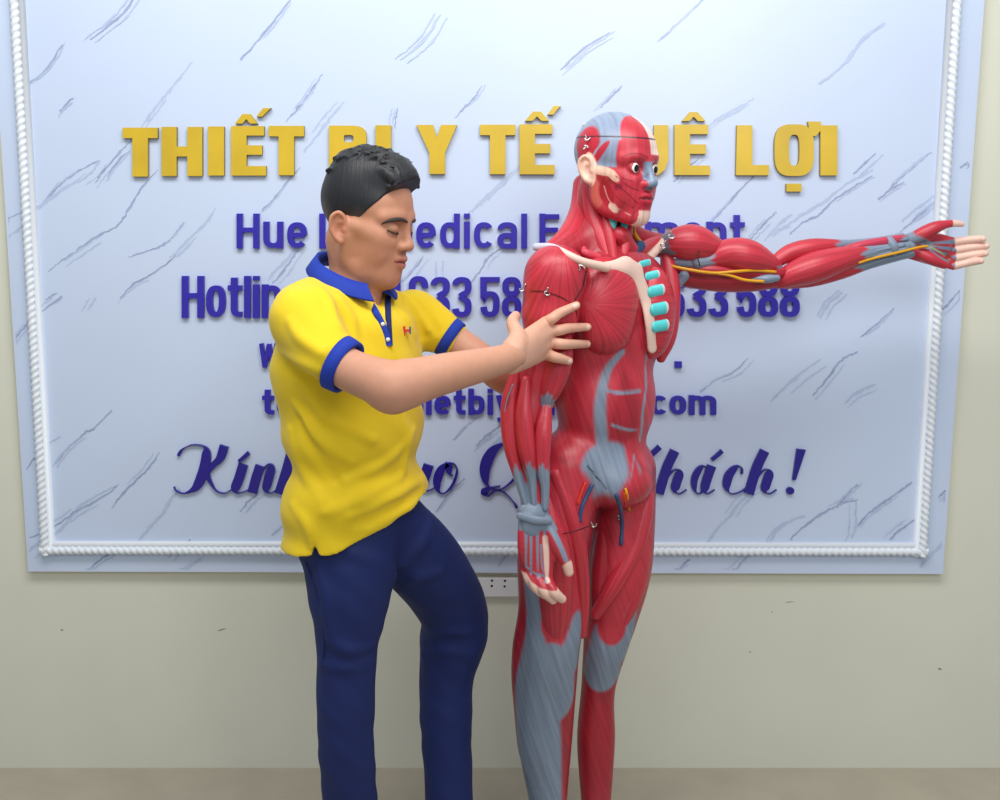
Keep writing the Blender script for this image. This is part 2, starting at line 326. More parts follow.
# bold sans letters as pen paths: x in letter widths, y 0 baseline .. 1 cap height, x-height XH; each stroke is a list of points
def arc(cx, cy, rx, ry, a0, a1, n=18, e=.8):
    o = []
    for k in range(n+1):
        a = math.radians(a0+(a1-a0)*k/n); c, s = math.cos(a), math.sin(a)
        o.append((cx+rx*math.copysign(abs(c)**e, c), cy+ry*math.copysign(abs(s)**e, s)))
    return o
def sans(ch, t, xh, wd):
    """strokes and advance width; t stroke width, wd bowl width factor (cap height 1)"""
    h = t/2; B = wd                         # B: outer width of a round lower-case letter
    ry = (xh-t)/2; cy = xh/2; rx = (B-t)/2; cx = B/2; r2 = .27*1.0
    st = lambda x, a=0., b=1.: [(x, a), (x, b)]
    if ch == 'H': W = B*1.14; return [st(h), st(W-h), [(h, .53), (W-h, .53)]], W
    if ch == 'L': W = B*.95; return [st(h), [(h, h), (W, h)]], W
    if ch == 'E': W = B*1.0; return [st(h), [(h, h), (W, h)], [(h, .53), (W*.94, .53)], [(h, 1-h), (W, 1-h)]], W
    if ch == 'M': W = B*1.4; return [st(h), st(W-h), [(h*1.1, .97), (W/2, .1)], [(W/2, .1), (W-h*1.1, .97)]], W
    if ch == 'W': W = B*1.7; return [[(h, 1), (W*.28, .02)], [(W*.28, .02), (W/2, .97)], [(W/2, .97), (W*.72, .02)], [(W*.72, .02), (W-h, 1)]], W
    if ch == 'u': return [[(h, xh), (h, .30)]+arc(cx, .30, rx, .30-h, 180, 360)[1:-1]+[(B-h, .3), (B-h, xh)], st(B-h, 0, .4)], B
    if ch in 'nh': return [st(h, 0, 1 if ch == 'h' else xh), [(h, xh-.30)]+arc(cx, xh-.30, rx, .30-h, 180, 0)[1:-1]+[(B-h, xh-.30), (B-h, 0)]], B
    if ch == 'm':
        q = []; 
        for i in range(2):
            x = i*(B-t); q.append([(x+h, xh-.26)]+arc(x+cx, xh-.26, rx, .26-h, 180, 0)[1:-1]+[(x+B-h, xh-.26), (x+B-h, 0)])
        return [st(h, 0, xh)]+q, 2*B-t
    if ch == 'r': return [st(h, 0, xh), arc(B*.55, xh-.3, B*.55-h, .3-h, 180, 80)], B*.6
    if ch == 'e': return [arc(cx, cy, rx, ry, 0, 318)+[], [(h, cy), (B-h*.9, cy)]], B
    if ch == 'o': return [arc(cx, cy, rx, ry, 0, 360, 36)], B
    if ch == 'c': return [arc(cx, cy, rx, ry, 40, 320, 30)], B*.97
    if ch in 'dq': return [arc(cx, cy, rx, ry, 0, 360, 36), st(B-h, 0 if ch == 'd' else xh-1, 1 if ch == 'd' else xh)], B
    if ch in 'bp': return [arc(cx, cy, rx, ry, 0, 360, 36), st(h, 0 if ch == 'b' else xh-1, 1 if ch == 'b' else xh)], B
    if ch == 'g': return [arc(cx, cy, rx, ry, 0, 360, 36), [(B-h, xh), (B-h, -.08)]+arc(cx, -.08, rx, .2-h, 0, -150)[1:]], B
    if ch == 'a': return [arc(cx, xh-.26, rx, .26-h, 172, 0)+[(B-h, 0)], arc(cx, xh*.29, rx, xh*.29-h*.75, 0, 360, 30)], B
    if ch == 'l': return [st(h)], t
    if ch == 'i': return [st(h, 0, xh), st(h, xh+.10, 1.0)], t
    if ch == 't': W = B*.72; return [[(W*.45, 1.0*.96), (W*.45, .22)]+arc(W*.45+.14, .22, .14, .22-h, 180, 270)[1:]+[(W, h)], [(0, xh-h), (W, xh-h)]], W
    if ch == 'k': return [st(h), [(h, .3), (B, xh)], [(B*.42, .42), (B, 0)]], B
    if ch == 'y': return [[(h, xh), (cx, 0)], [(B-h, xh), (cx-.02, -.16), (0.1*B, -.2)]], B
    if ch == 's': return [arc(cx, xh*.72, rx, xh*.28-h, 30, 270, 20)[:]+arc(cx, xh*.27, rx, xh*.27-h, 90, -150, 20)[1:]], B
    if ch == '-': return [[(0, .42), (B*.6, .42)]], B*.6
    if ch == ':': return [st(h, 0, .2), st(h, xh-.2, xh)], t
    if ch == '.': return [st(h, 0, .17)], t
    R = (1-t)/2
    if ch == '0': return [arc(cx, .5, rx, R, 0, 360, 36, .7)], B
    if ch == '1': return [st(B*.6), [(B*.6, .97), (B*.15, .78)]], B*.75
    if ch == '8': return [arc(cx, .745, rx*.94, .255-h, 0, 360, 30, .75), arc(cx, .27, rx, .27-h, 0, 360, 30, .75)], B
    if ch == '3': return [arc(cx, .745, rx, .255-h, 170, -80, 24, .75)+[(cx*.8, .52)], [(cx*.8, .52)]+arc(cx, .27, rx, .27-h, 80, -170, 24, .75)], B
    if ch == '6': return [arc(cx, .72, rx, .28-h*.75, 0, 180, 16, .75)+[(h, .3)], arc(cx, .31, rx, .31-h*.75, 0, 360, 30, .75)], B
    if ch == '9': return [arc(cx, .28, rx, .28-h*.75, 180, 360, 16, .75)+[(B-h, .7)], arc(cx, .69, rx, .31-h*.75, 0, 360, 30, .75)], B
    if ch == '5': return [[(B, 1-h), (h, 1-h), (h, .48)], [(h, .5)]+arc(cx, .33, rx, .33-h, 150, -170, 28, .75)], B
    raise KeyError(ch)
def text_line(text, u0, u1, vtop, vbase, name, material, t=.2, xh=.74, wd=.55, gap=.09, space=.3, depth=.011, ty=.8):
    lay = []; x = 0
    for ch in text:
        if ch == ' ': x += space-gap; continue
        s_, W = sans(ch, t, xh, wd); lay.append((ch, s_, x)); x += W+gap
    tot = x-gap; sx = (u1-u0)/tot; sy = vbase-vtop
    for ch, strokes, dx in lay:
        mb = MB()
        for k, stk in enumerate(strokes):
            p = np.array(stk, float); n = len(p); tx = np.zeros((n, 2))
            off = []
            for i in range(n):
                d0 = unit(p[i]-p[i-1]) if i else unit(p[1]-p[0]); d1 = unit(p[i+1]-p[i]) if i < n-1 else d0
                n0 = np.array([-d0[1], d0[0]]); n1 = np.array([-d1[1], d1[0]]); m_ = n0+n1; m_ = m_/max(m_.dot(n0), .35*1.0) if m_.dot(n0) > .1 else n0
                off.append(m_*t/2*np.array([1, ty]))
            off = np.array(off); fit = lambda q: P(u0+(q[0]+dx)*sx, vbase-q[1]*sy, BF-depth+.00012*k)
            fr = [fit(q) for q in p+off]+[fit(q) for q in p-off]; bk = [np.array([q[0], BF, q[2]]) for q in fr]; m2 = 2*n
            f = [(i, n+i, n+i+1, i+1) for i in range(n-1)]+[(i, i+1, m2+i+1, m2+i) for i in range(n-1)]+[(n+i+1, n+i, m2+n+i, m2+n+i+1) for i in range(n-1)]+[(0, m2, m2+n, n), (n-1, 2*n-1, m2+2*n-1, m2+n-1)]
            mb.add(fr+bk, f)
        mb.build(name, material, board, smooth=False)
text_line('Hue Loi Medical Equipment', 236.5, 745, 213.5, 248.5, 'blue_letter', m_blue, t=.175, xh=.77, wd=.58, gap=.12, space=.36)
text_line('Hotline: 0961 633 588 - 0965 633 588', 181.5, 800, 276, 318, 'blue_letter', m_blue, t=.17, xh=.80, wd=.5, gap=.055, space=.22, ty=.72)
text_line('Website:', 259, 355, 343.5, 368, 'blue_letter', m_blue, t=.2)
text_line('tongkhothietbiytehueloi.com', 262, 716.5, 389, 415, 'blue_letter', m_blue, t=.19, xh=.75)
q = MB(); extrude_outline(q, rc(675, 361.5, 682, 368), .011); q.build('blue_letter', [m_blue, m_blue], board, smooth=False)

# script line, pen strokes with thick down-strokes
def pen(mb, pts, wmax, wmin=.8, n=9, slant=(-.33, .95)):
    pp = smoothpath([(a, b_, 0) for a, b_ in pts], n); sl = unit(slant); W_ = []
    for i in range(len(pp)):
        d = pp[min(i+1, len(pp)-1)]-pp[max(i-1, 0)]; d = d[:2]/(np.linalg.norm(d[:2])+1e-9); c = abs(d.dot(sl))
        W_.append(wmin+(wmax-wmin)*max(0, (c-.55)/.45)**1.3 if d[1] > -.15 else wmin+.25*(wmax-wmin)*max(0, (c-.8)/.2))
    W_ = np.convolve(np.pad(W_, 3, 'edge'), np.ones(7)/7, 'valid'); up = []; dn = []
    for i in range(len(pp)):
        d = pp[min(i+1, len(pp)-1)]-pp[max(i-1, 0)]; d = d[:2]/(np.linalg.norm(d[:2])+1e-9); nn = np.array([-d[1], d[0]])*W_[i]/2
        up.append(pp[i][:2]+nn); dn.append(pp[i][:2]-nn)
    n_ = len(pp); y0 = BF; dp = .009+.0004*random.random()
    fr = [P(u, v, y0-dp) for u, v in up+dn]; bk = [np.array([x[0], y0, x[2]]) for x in fr]; m2 = 2*n_
    mb.add(fr+bk, [(i, n_+i, n_+i+1, i+1) for i in range(n_-1)]+[(i, i+1, m2+i+1, m2+i) for i in range(n_-1)]+[(n_+i+1, n_+i, m2+n_+i, m2+n_+i+1) for i in range(n_-1)]
           + [(0, m2, m2+n_, n_), (n_-1, 2*n_-1, m2+2*n_-1, m2+n_-1)])
def word(strokes, name='script_letter'):
    mb = MB()
    for st in strokes:
        pen(mb, st[0], st[1]*1.3)
    return mb.build(name, m_script, board, smooth=False)
n_l = lambda x, y=0: [([(x+3, 466+y), (x-1, 478+y), (x-5, 493+y)], 7.5), ([(x-4, 490+y), (x+2, 476+y), (x+10, 465+y), (x+14, 467+y), (x+11, 480+y), (x+9, 490+y), (x+13, 493.5+y), (x+19, 490+y)], 7)]
h_l = lambda x, y=0, t=438: [([(x+12, t+y), (x+4, 468+y), (x-4, 494+y)], 7.5), ([(x-3, 490+y), (x+4, 478+y), (x+12, 470+y), (x+17, 472+y), (x+14, 482+y), (x+12, 491+y), (x+17, 494+y), (x+24, 490+y)], 7)]
a_l = lambda x, y=0: [([(x+14, 468+y), (x+7, 467+y), (x, 478+y), (x, 490+y), (x+5, 494+y), (x+11, 486+y), (x+15, 473+y)], 5.5), ([(x+17, 466+y), (x+12, 480+y), (x+10, 490+y), (x+13, 494+y), (x+20, 490+y)], 7)]
word([([(178, 456), (182, 449.5), (192, 445), (204, 447), (206, 456), (203, 472), (196, 487), (184, 493.5), (176, 491), (173.5, 487)], 8), ([(224, 446), (220, 458), (212, 466), (207, 471)], 7), ([(206, 473), (210, 482), (216, 491), (224, 493.5), (231, 490)], 9)])
word([([(243, 464.5), (239, 478), (235, 489), (238, 493.5), (248, 490)], 7.5), ([(248.5, 453), (243, 458), (238.5, 461.5)], 4.5)])
word(n_l(257)); word(h_l(283))
word([([(344, 470), (338, 467), (331, 474), (329, 486), (333, 493), (340, 490), (345, 484)], 6)]); word(h_l(354))
word(a_l(374)+[([(378, 452), (384, 458), (388, 462)], 4)])
word([([(438, 470), (432, 472), (426, 482), (427, 492), (434, 494), (442, 484), (446, 470), (441, 464), (437, 470), (441, 478), (448, 470)], 7)] if False else
     [([(448, 464), (441, 470), (437, 482), (439, 492), (445, 493), (453, 484), (457, 471), (454, 464), (449, 466), (450, 474), (453, 476)], 7)])
word([([(428.5, 465), (425, 476), (421, 488)], 8), ([(421, 490), (428, 491), (436, 487)], 3)])
word([([(520, 448), (508, 443), (494, 450), (486, 464), (485, 477), (489, 487), (500, 490), (515, 478), (522, 462), (516, 449)], 9), ([(500, 486), (490, 488.5), (484, 493), (488, 496.5), (496, 491), (506, 494), (514, 503), (517, 508)], 8)])
word([([(534, 466), (530, 480), (530, 491), (536, 494), (544, 484), (549, 466)], 6), ([(549, 466), (545, 480), (544, 490), (548, 494), (555, 490)], 7)])
word([([(560, 466), (556, 482), (562, 490), (572, 478), (576, 466)], 6), ([(576, 466), (570, 488), (562, 508), (552, 512), (552, 504), (566, 494), (580, 490)], 6), ([(576, 451), (570, 456), (566, 461)], 4)])
word([([(606, 456), (612, 449), (626, 445), (632, 452), (626, 474), (616, 490), (606, 492)], 8), ([(660, 447), (648, 458), (636, 468), (632, 471)], 6), ([(632, 471), (636, 484), (644, 493), (656, 492), (661, 488)], 8)])
word(h_l(663, 0, 451)); word(a_l(695)+[([(722.5, 451), (717, 456), (712, 460)], 4.5)])
word([([(742, 474), (742, 468), (737, 467), (729, 476), (727, 488), (732, 494), (741, 492), (748, 487)], 7)]); word(h_l(753, 0, 451))
ex = MB(); extrude_outline(ex, [(797, 449), (806, 450), (796, 480), (792.5, 480)], .009)
extrude_outline(ex, [(790.5+4*math.cos(a), 491+3.6*math.sin(a)) for a in [2*math.pi*k/16 for k in range(16)]], .009)
ex.build('script_letter', [m_script, m_script], board, smooth=False)

# ================================================================== WALL SOCKET
m_plate = mat('white_plastic_plate', (222, 224, 228), rough=.35); m_hole = mat('black_socket_hole', (10, 10, 12), rough=.7)
s0, s1 = P(473, 575.5, 0), P(518.5, 596, 0); so = empty('wall_socket', P(496, 586, 0)); tag(so, 'white double wall socket below the marble sign board', 'socket')
pl = MB(); pl.box((s0[0], -.014, s1[2]), (s1[0], 0, s0[2]), 0)
pl.v = [tuple(x) for x in pl.v]; 
pl = MB()
x0, x1, z0, z1 = s0[0], s1[0], s1[2], s0[2]
lay = []
for y_, i_ in ((0, 0), (-.010, 0), (-.0145, .004)):
    lay += [(x0+i_, y_, z0+i_), (x1-i_, y_, z0+i_), (x1-i_, y_, z1-i_), (x0+i_, y_, z1-i_)]
pl.add(lay, [(4*k+i, 4*k+(i+1) % 4, 4*k+4+(i+1) % 4, 4*k+4+i) for k in range(2) for i in range(4)]+[(8, 9, 10, 11)])
pl.build('face_plate', m_plate, so, smooth=False)
for (u, v) in ((492, 580.6), (505, 580.8), (491.8, 586), (504.6, 586.4)):
    c = P(u, v, -.0145); hb = MB(); r = .0032
    vv = [(c[0]+r*math.cos(a), -.0152, c[2]+r*math.sin(a)) for a in [2*math.pi*k/14 for k in range(14)]]; vv += [(x, -.010, z) for x, _, z in vv]
    hb.add(vv, [tuple(range(14))]+[(i, 14+i, 14+(i+1) % 14, (i+1) % 14) for i in range(14)]); hb.build('pin_hole', m_hole, so, smooth=False)
# ================================================================== BODY SHAPING: blended solids -> one closed surface
class Blob:
    """smoothly blended round solids, turned into one continuous mesh"""
    def __init__(s): s.ops = []
    def chain(s, pts, rads, k=.012, flat=None, sm=6, sub=False):
        q = np.array([list(map(float, p))+[float(r)] for p, r in zip(pts, rads)])
        if sm and len(q) > 2: q = np.array(smoothpath(q, sm))
        elif len(q) == 1: q = np.vstack([q, q])
        fl = None if flat is None else (unit(flat[0]), flat[1])
        s.ops.append(('c', q, k, sub, fl)); return s
    def ell(s, c, r, R=None, k=.012, sub=False):
        s.ops.append(('e', (np.array(c, float), np.array(r, float), np.eye(3) if R is None else np.array(R, float)), k, sub, None)); return s
    def cut(s, n, d, k=.002):
        """keep n.p <= d"""
        s.ops.append(('p', (unit(n), float(d)), k, True, None)); return s
    @staticmethod
    def dist(op, X):
        if op[0] == 'e':
            c, r, R = op[1]; p = (X-c) @ R
            k0 = np.sqrt(((p/r)**2).sum(-1)); k1 = np.sqrt(((p/(r*r))**2).sum(-1))
            return k0*(k0-1)/np.maximum(k1, 1e-9)
        q = op[1]; best = None; fl = op[4]
        for i in range(len(q)-1):
            a, b = q[i, :3], q[i+1, :3]; ba = b-a; L2 = max(ba.dot(ba), 1e-12)
            t = np.clip(((X-a) @ ba)/L2, 0, 1); d = X-a-t[..., None]*ba; r = q[i, 3]+t*(q[i+1, 3]-q[i, 3])
            if fl is not None:
                dn = d @ fl[0]; e = np.sqrt(np.maximum((d*d).sum(-1)-dn*dn, 0)+(dn/fl[1])**2)
                dd = (e-r)*min(1., fl[1]*1.3)
            else: dd = np.sqrt((d*d).sum(-1))-r
            best = dd if best is None else np.minimum(best, dd)
        return best
    def bounds(s, op):
        if op[0] == 'e':
            c, r, R = op[1]; e = np.abs(R) @ r; return c-e, c+e
        q = op[1]; m = q[:, 3:4]*(max(1, op[4][1]) if op[4] else 1); return (q[:, :3]-m).min(0), (q[:, :3]+m).max(0)
    def mesh(s, vox, lo=None, hi=None, disp=None):
        add = [o for o in s.ops if not o[3]]
        B = [s.bounds(o) for o in add]; l = np.min([b[0] for b in B], 0)-3*vox-.004; h = np.max([b[1] for b in B], 0)+3*vox+.004
        if lo is not None: l = np.maximum(l, lo)
        if hi is not None: h = np.minimum(h, hi)
        n = np.ceil((h-l)/vox).astype(int)+1
        F = np.full(n, .05, np.float32); ax = [l[i]+vox*np.arange(n[i]) for i in range(3)]
        for o in s.ops:
            if o[0] == 'p':
                nn, d = o[1]; D = (ax[0][:, None, None]*nn[0]+ax[1][None, :, None]*nn[1]+ax[2][None, None, :]*nn[2]-d).astype(np.float32)
                F = np.maximum(F, D); continue
            b0, b1 = s.bounds(o); mg = 1.9*o[2]+3*vox+.008
            i0 = np.clip(np.floor((b0-mg-l)/vox).astype(int), 0, n-1); i1 = np.clip(np.ceil((b1+mg-l)/vox).astype(int)+1, 1, n)
            if (i1 <= i0).any(): continue
            sl = tuple(slice(a, b) for a, b in zip(i0, i1))
            X = np.stack(np.meshgrid(*[ax[i][sl[i]] for i in range(3)], indexing='ij'), -1)
            D = s.dist(o, X).astype(np.float32); A = F[sl]; k = o[2]
            if o[3]:
                hh = np.maximum(k-np.abs(A+D), 0)/max(k, 1e-9); F[sl] = np.maximum(A, -D)+hh*hh*k*.25
            else:
                hh = np.maximum(k-np.abs(A-D), 0)/max(k, 1e-9); F[sl] = np.minimum(A, D)-hh*hh*k*.25
        if disp is not None:
            near = np.abs(F) < .03; idx = np.argwhere(near); F[near] += disp(l+idx*vox).astype(np.float32)
        # keep closed at the box sides
        for a in range(3):
            for e in (0, -1):
                q = [slice(None)]*3; q[a] = e; F[tuple(q)] = np.maximum(F[tuple(q)], 1e-4)
        return nets(F, l, vox)
def nets(F, org, vox):
    I = F < 0; n = np.array(F.shape); m = n-1
    cnt = np.zeros(m, np.int8)
    for c in range(8):
        d = [(c >> i) & 1 for i in range(3)]; cnt += I[tuple(slice(d[i], d[i]+m[i]) for i in range(3))]
    cells = np.argwhere((cnt > 0) & (cnt < 8)); ids = np.full(m, -1, np.int64); ids[tuple(cells.T)] = np.arange(len(cells))
    acc = np.zeros((len(cells), 3)); num = np.zeros(len(cells))
    for a in range(3):
        o1, o2 = [(x) for x in range(3) if x != a]
        for e in range(4):
            c0 = cells.copy(); c0[:, o1] += e & 1; c0[:, o2] += e >> 1; c1 = c0.copy(); c1[:, a] += 1
            f0 = F[tuple(c0.T)]; f1 = F[tuple(c1.T)]; cr = (f0 < 0) != (f1 < 0); t = f0[cr]/(f0[cr]-f1[cr])
            p = c0[cr].astype(float); p[:, a] += t; acc[cr] += p; num[cr] += 1
    V = org+vox*acc/num[:, None]; Q = []
    for a in range(3):
        o1, o2 = (a+1) % 3, (a+2) % 3
        s0 = [slice(None)]*3; s1 = [slice(None)]*3; s0[a] = slice(0, -1); s1[a] = slice(1, None)
        f0, f1 = I[tuple(s0)], I[tuple(s1)]; ed = np.argwhere(f0 != f1)
        ok = (ed[:, o1] > 0) & (ed[:, o2] > 0) & (ed[:, o1] < m[o1]) & (ed[:, o2] < m[o2]); ed = ed[ok]
        def cid(d1, d2): c = ed.copy(); c[:, o1] -= d1; c[:, o2] -= d2; return ids[tuple(c.T)]
        q = np.stack([cid(1, 1), cid(0, 1), cid(0, 0), cid(1, 0)], 1); fl = ~f0[tuple(ed.T)]; q[fl] = q[fl][:, ::-1]; Q.append(q)
    Q = np.concatenate(Q); Q = Q[(Q >= 0).all(1)]
    # one gentle smoothing pass
    for _ in range(2):
        A = np.zeros_like(V); C = np.zeros(len(V))
        for i in range(4):
            np.add.at(A, Q[:, i], V[Q[:, (i+1) % 4]]); np.add.at(C, Q[:, i], 1); np.add.at(A, Q[:, i], V[Q[:, (i+3) % 4]]); np.add.at(C, Q[:, i], 1)
        V = V*.5+.5*A/np.maximum(C, 1)[:, None]
    return V, Q
def bmesh_obj(name, V, Q, m, parent=None, col=None, fib=None):
    me = bpy.data.meshes.new(name); me.vertices.add(len(V)); me.vertices.foreach_set('co', np.asarray(V, np.float32).ravel())
    Q = np.asarray(Q); me.loops.add(Q.size); me.loops.foreach_set('vertex_index', Q.astype(np.int32).ravel())
    me.polygons.add(len(Q)); k = Q.shape[1]
    me.polygons.foreach_set('loop_start', np.arange(0, Q.size, k, dtype=np.int32)); me.update(calc_edges=True); me.validate()
    if col is not None:
        c = np.ones((len(V), 4), np.float32); c[:, :3] = col
        a = me.color_attributes.new('col', 'FLOAT_COLOR', 'POINT'); a.data.foreach_set('color', c.ravel())
    if fib is not None:
        f = np.zeros((len(V), 3), np.float32); f[:, :fib.shape[1]] = fib
        a = me.attributes.new('fib', 'FLOAT_VECTOR', 'POINT'); a.data.foreach_set('vector', f.ravel())
    return link(name, me, m, parent)
def merge(parts):
    V = []; Q = []; n = 0
    for v, q in parts: V.append(v); Q.append(q+n); n += len(v)
    return np.concatenate(V), np.concatenate(Q)
def along(V, pts):
    """nearest place on a path: parameter 0..1, distance, angle round it, path length"""
    q = np.array(smoothpath(pts, 6)) if len(pts) > 2 else np.array(pts, float)
    L = np.r_[0, np.cumsum(np.linalg.norm(np.diff(q, axis=0), axis=1))]; best = np.full(len(V), 1e9); s = np.zeros(len(V)); off = np.zeros((len(V), 3))
    for i in range(len(q)-1):
        ba = q[i+1]-q[i]; t = np.clip((V-q[i]) @ ba/max(ba.dot(ba), 1e-12), 0, 1); d = V-q[i]-t[:, None]*ba; dd = np.sqrt((d*d).sum(1)); u = dd < best
        best[u] = dd[u]; s[u] = L[i]+t[u]*(L[i+1]-L[i]); off[u] = d[u]
    ax = unit(q[-1]-q[0]); r = np.array([0, -1., 0]); r = unit(r-ax*ax.dot(r)); b = np.cross(ax, r)
    return s/L[-1], best, np.arctan2(off @ b, off @ r), L[-1]
def C(rgb): return np.array(lin(rgb))
def smooth01(x): x = np.clip(x, 0, 1); return x*x*(3-2*x)
def blend(col, w, rgb): col[:] = col*(1-w[:, None])+C(rgb)*w[:, None]
def paint_ell(col, V, c, r, rgb, R=None, soft=.12, wob=0):
    p = V-np.array(c, float)
    if R is not None: p = p @ np.array(R, float)
    d = np.sqrt(((p/np.array(r, float))**2).sum(1))
    if wob: d = d+wob*np.sin(V[:, 0]*300+V[:, 2]*170)*np.sin(V[:, 2]*260-V[:, 1]*210)
    blend(col, smooth01((1+soft-d)/(2*soft)), rgb)
def paint_path(col, V, pts, r, rgb, soft=.0015, sm=True):
    rr = r if hasattr(r, '__len__') else [r]*len(pts); q = np.array([list(p)+[x] for p, x in zip(pts, rr)])
    q = np.array(smoothpath(q, 5)) if sm and len(q) > 2 else q
    d = Blob.dist(('c', q, 0, False, None), V); blend(col, smooth01(.5-d/(2*soft)), rgb)
from mathutils.bvhtree import BVHTree
class Surf:
    """finds where a photo pixel's sight line meets a shape, to lay nerves, hooks and seams on it"""
    def __init__(s, parts):
        V, Q = merge(parts); s.t = BVHTree.FromPolygons([tuple(v) for v in V], [tuple(q) for q in Q])
    def at(s, u, v, lift=0., default=None):
        d = unit(P(u, v, 0)-CAM); h = s.t.ray_cast(Vector(CAM), Vector(d))
        if h[0] is None: return None if default is None else P(u, v, default)
        n = np.array(h[1]); n = -n if n.dot(d) > 0 else n
        return np.array(h[0])+n*lift
    def path(s, px, lift=0.): return [x for x in (s.at(u, v, lift) for u, v in px) if x is not None]
def rotz(a): c, s_ = math.cos(a), math.sin(a); return np.array([[c, -s_, 0], [s_, c, 0], [0, 0, 1]])
def roty(a): c, s_ = math.cos(a), math.sin(a); return np.array([[c, 0, s_], [0, 1, 0], [-s_, 0, c]])
def rotx(a): c, s_ = math.cos(a), math.sin(a); return np.array([[1, 0, 0], [0, c, -s_], [0, s_, c]])

def head_blob(o):
    """x forward, y left, z up, millimetres/1000; o: variations"""
    B = Blob(); g = lambda k, d: o.get(k, d); mm = lambda *a: np.array(a)/1000.
    B.ell(mm(-8, 0, 42), mm(g('depth', 90), g('width', 76), 80), k=.02)
    B.ell(mm(38, 0, 32), mm(52, g('width', 76)-13, 60), k=.025)
    B.ell(mm(46, 0, -30), mm(g('facex', 44), g('facew', 55), 62), k=.025)
    B.ell(mm(72, 0, -92), mm(20, 25, 19), k=.02)
    for s in (-1, 1):
        B.chain([mm(2, 57*s, -30), mm(8, g('jaw', 50)*s, -72), mm(44, 33*s, -92), mm(72, 10*s, -96)], mm(18, 16, 15, 14), k=.022)
        B.chain([mm(14, 64*s, -6), mm(56, 48*s, -14), mm(76, 30*s, -22)], mm(9, g('cheek', 14), 12), k=.02)
        B.chain([mm(84, 7*s, 25), mm(82, 28*s, 29), mm(64, 51*s, 22)], mm(8, 8.5, 9), k=.014)
    B.ell(mm(74, 0, -58), mm(24, 31, 28), k=.02)
    for s in (-1, 1): B.ell(mm(44, 42*s, -48), mm(30, g('pad', 12), 30), k=.025)
    for s in (-1, 1):
        B.ell(mm(93, 31*s, 5), mm(15, 20, 13), k=.010, sub=True)
        B.ell(mm(75, 32*s, 4), mm(14.2, 15.2, 13.2), k=.003)                # lids over the ball
    nz = g('nose', 0)
    B.chain([mm(88, 0, 16), mm(98+nz*.5, 0, -6), mm(106+nz, 0, -22)], mm(7, 7.5, 10), k=.012)
    B.ell(mm(105+nz, 0, -25), mm(11, 12, 9.5), k=.006)
    for s in (-1, 1):
        B.ell(mm(96+nz*.5, g('ala', 13)*s, -28), mm(11, 7.5, 8), k=.007)
        B.ell(mm(101+nz*.5, 7*s, -36), mm(6, 3.6, 4), k=.003, sub=True)
    for s in (-1, 1):
        B.chain([mm(82, 24*s, -57), mm(95, 10*s, -51), mm(99, 3*s, -50.5), mm(99, 0, -51.5)], mm(3.5, 5.2, 5.2, 5)*g('lip', 1), k=.005)
        B.chain([mm(82, 22*s, -58.5), mm(94, 10*s, -63), mm(97, 0, -64)], mm(3.5, 5.5, 6.2)*g('lip', 1), k=.005)
    B.chain([mm(84, -26, -57.5), mm(98, -11, -57), mm(104, 0, -57.5), mm(98, 11, -57), mm(84, 26, -57.5)], mm(1.3, 1.5, 1.6, 1.5, 1.3), k=.002, sub=True)
    for s in (-1, 1):
        if g('open', True): B.ell(mm(91, 32*s, 4.2), mm(10, 16.5, 7.0), k=.0015, sub=True)
        else: B.chain([mm(84, 20*s, -3), mm(90, 32*s, -4.5), mm(83, 45*s, -2)], mm(.9, 1.2, .9), k=.0015, sub=True)
    for s in (-1, 1):                                                     # ears
        R = rotz(s*math.radians(-22)) @ roty(math.radians(-12))
        c = mm(-10, 77*s, -2+g('earz', 0)); q = lambda x, y, z: c+R @ mm(x, y*s, z)
        B.ell(c, mm(18, 6, 31), R, k=.006)
        B.chain([q(10, 2, -8), q(12, 4, 12), q(2, 6, 27), q(-12, 7, 20), q(-15, 6, 0), q(-8, 4, -18), q(2, 1, -27)], mm(3.2, 3.6, 4, 4, 4, 4.5, 6.5), k=.003)
        B.ell(q(2, 8, -4), mm(9, 7, 13), R, k=.003, sub=True)
        B.chain([q(5, 8, 16), q(-6, 9, 15), q(-9, 9, 0)], mm(3, 3, 2.5), k=.003, sub=True)
        B.ell(q(10, 3, -5), mm(4, 4, 6), R, k=.003)
    return B
# ================================================================== THE ANATOMICAL MODEL
RED = (192, 50, 66); DRED = (166, 36, 52); LRED = (214, 70, 88); GREY = (128, 144, 165); BONE = (233, 200, 186); SKIN = (236, 196, 180)
CYAN = (84, 205, 208); NAVY = (44, 78, 122); YEL = (222, 160, 22); ORG = (230, 60, 30); LILAC = (196, 200, 218)
m_musc = mat('painted_muscle', RED, rough=.36, spec=.5, attr=True, fib=.26, fibscale=(190, 6), fibbump=.5)
m_core = mat('painted_body', RED, rough=.38, spec=.5, attr=True, fib=.20, fibscale=(150, 6), fibbump=.35)
m_plain = mat('painted_plastic', BONE, rough=.36, spec=.5, attr=True)
m_bone = mat('cream_bone_plastic', BONE, rough=.38); m_cyan = mat('cyan_cartilage_plastic', CYAN, rough=.35)
m_nerve = mat('yellow_nerve_plastic', YEL, rough=.35); m_vein_ = mat('navy_vein_plastic', NAVY, rough=.35); m_art = mat('orange_red_artery_plastic', ORG, rough=.35)
m_tendon = mat('grey_tendon_plastic', GREY, rough=.4); m_seam = mat('dark_seam', (70, 14, 26), rough=.6)
m_hook = mat('steel_hook', (205, 205, 205), rough=.25, metal=1)
m_eye = mat('white_eye', (238, 236, 232), rough=.12, coat=.5); m_iris = mat('black_iris', (14, 12, 14), rough=.1)

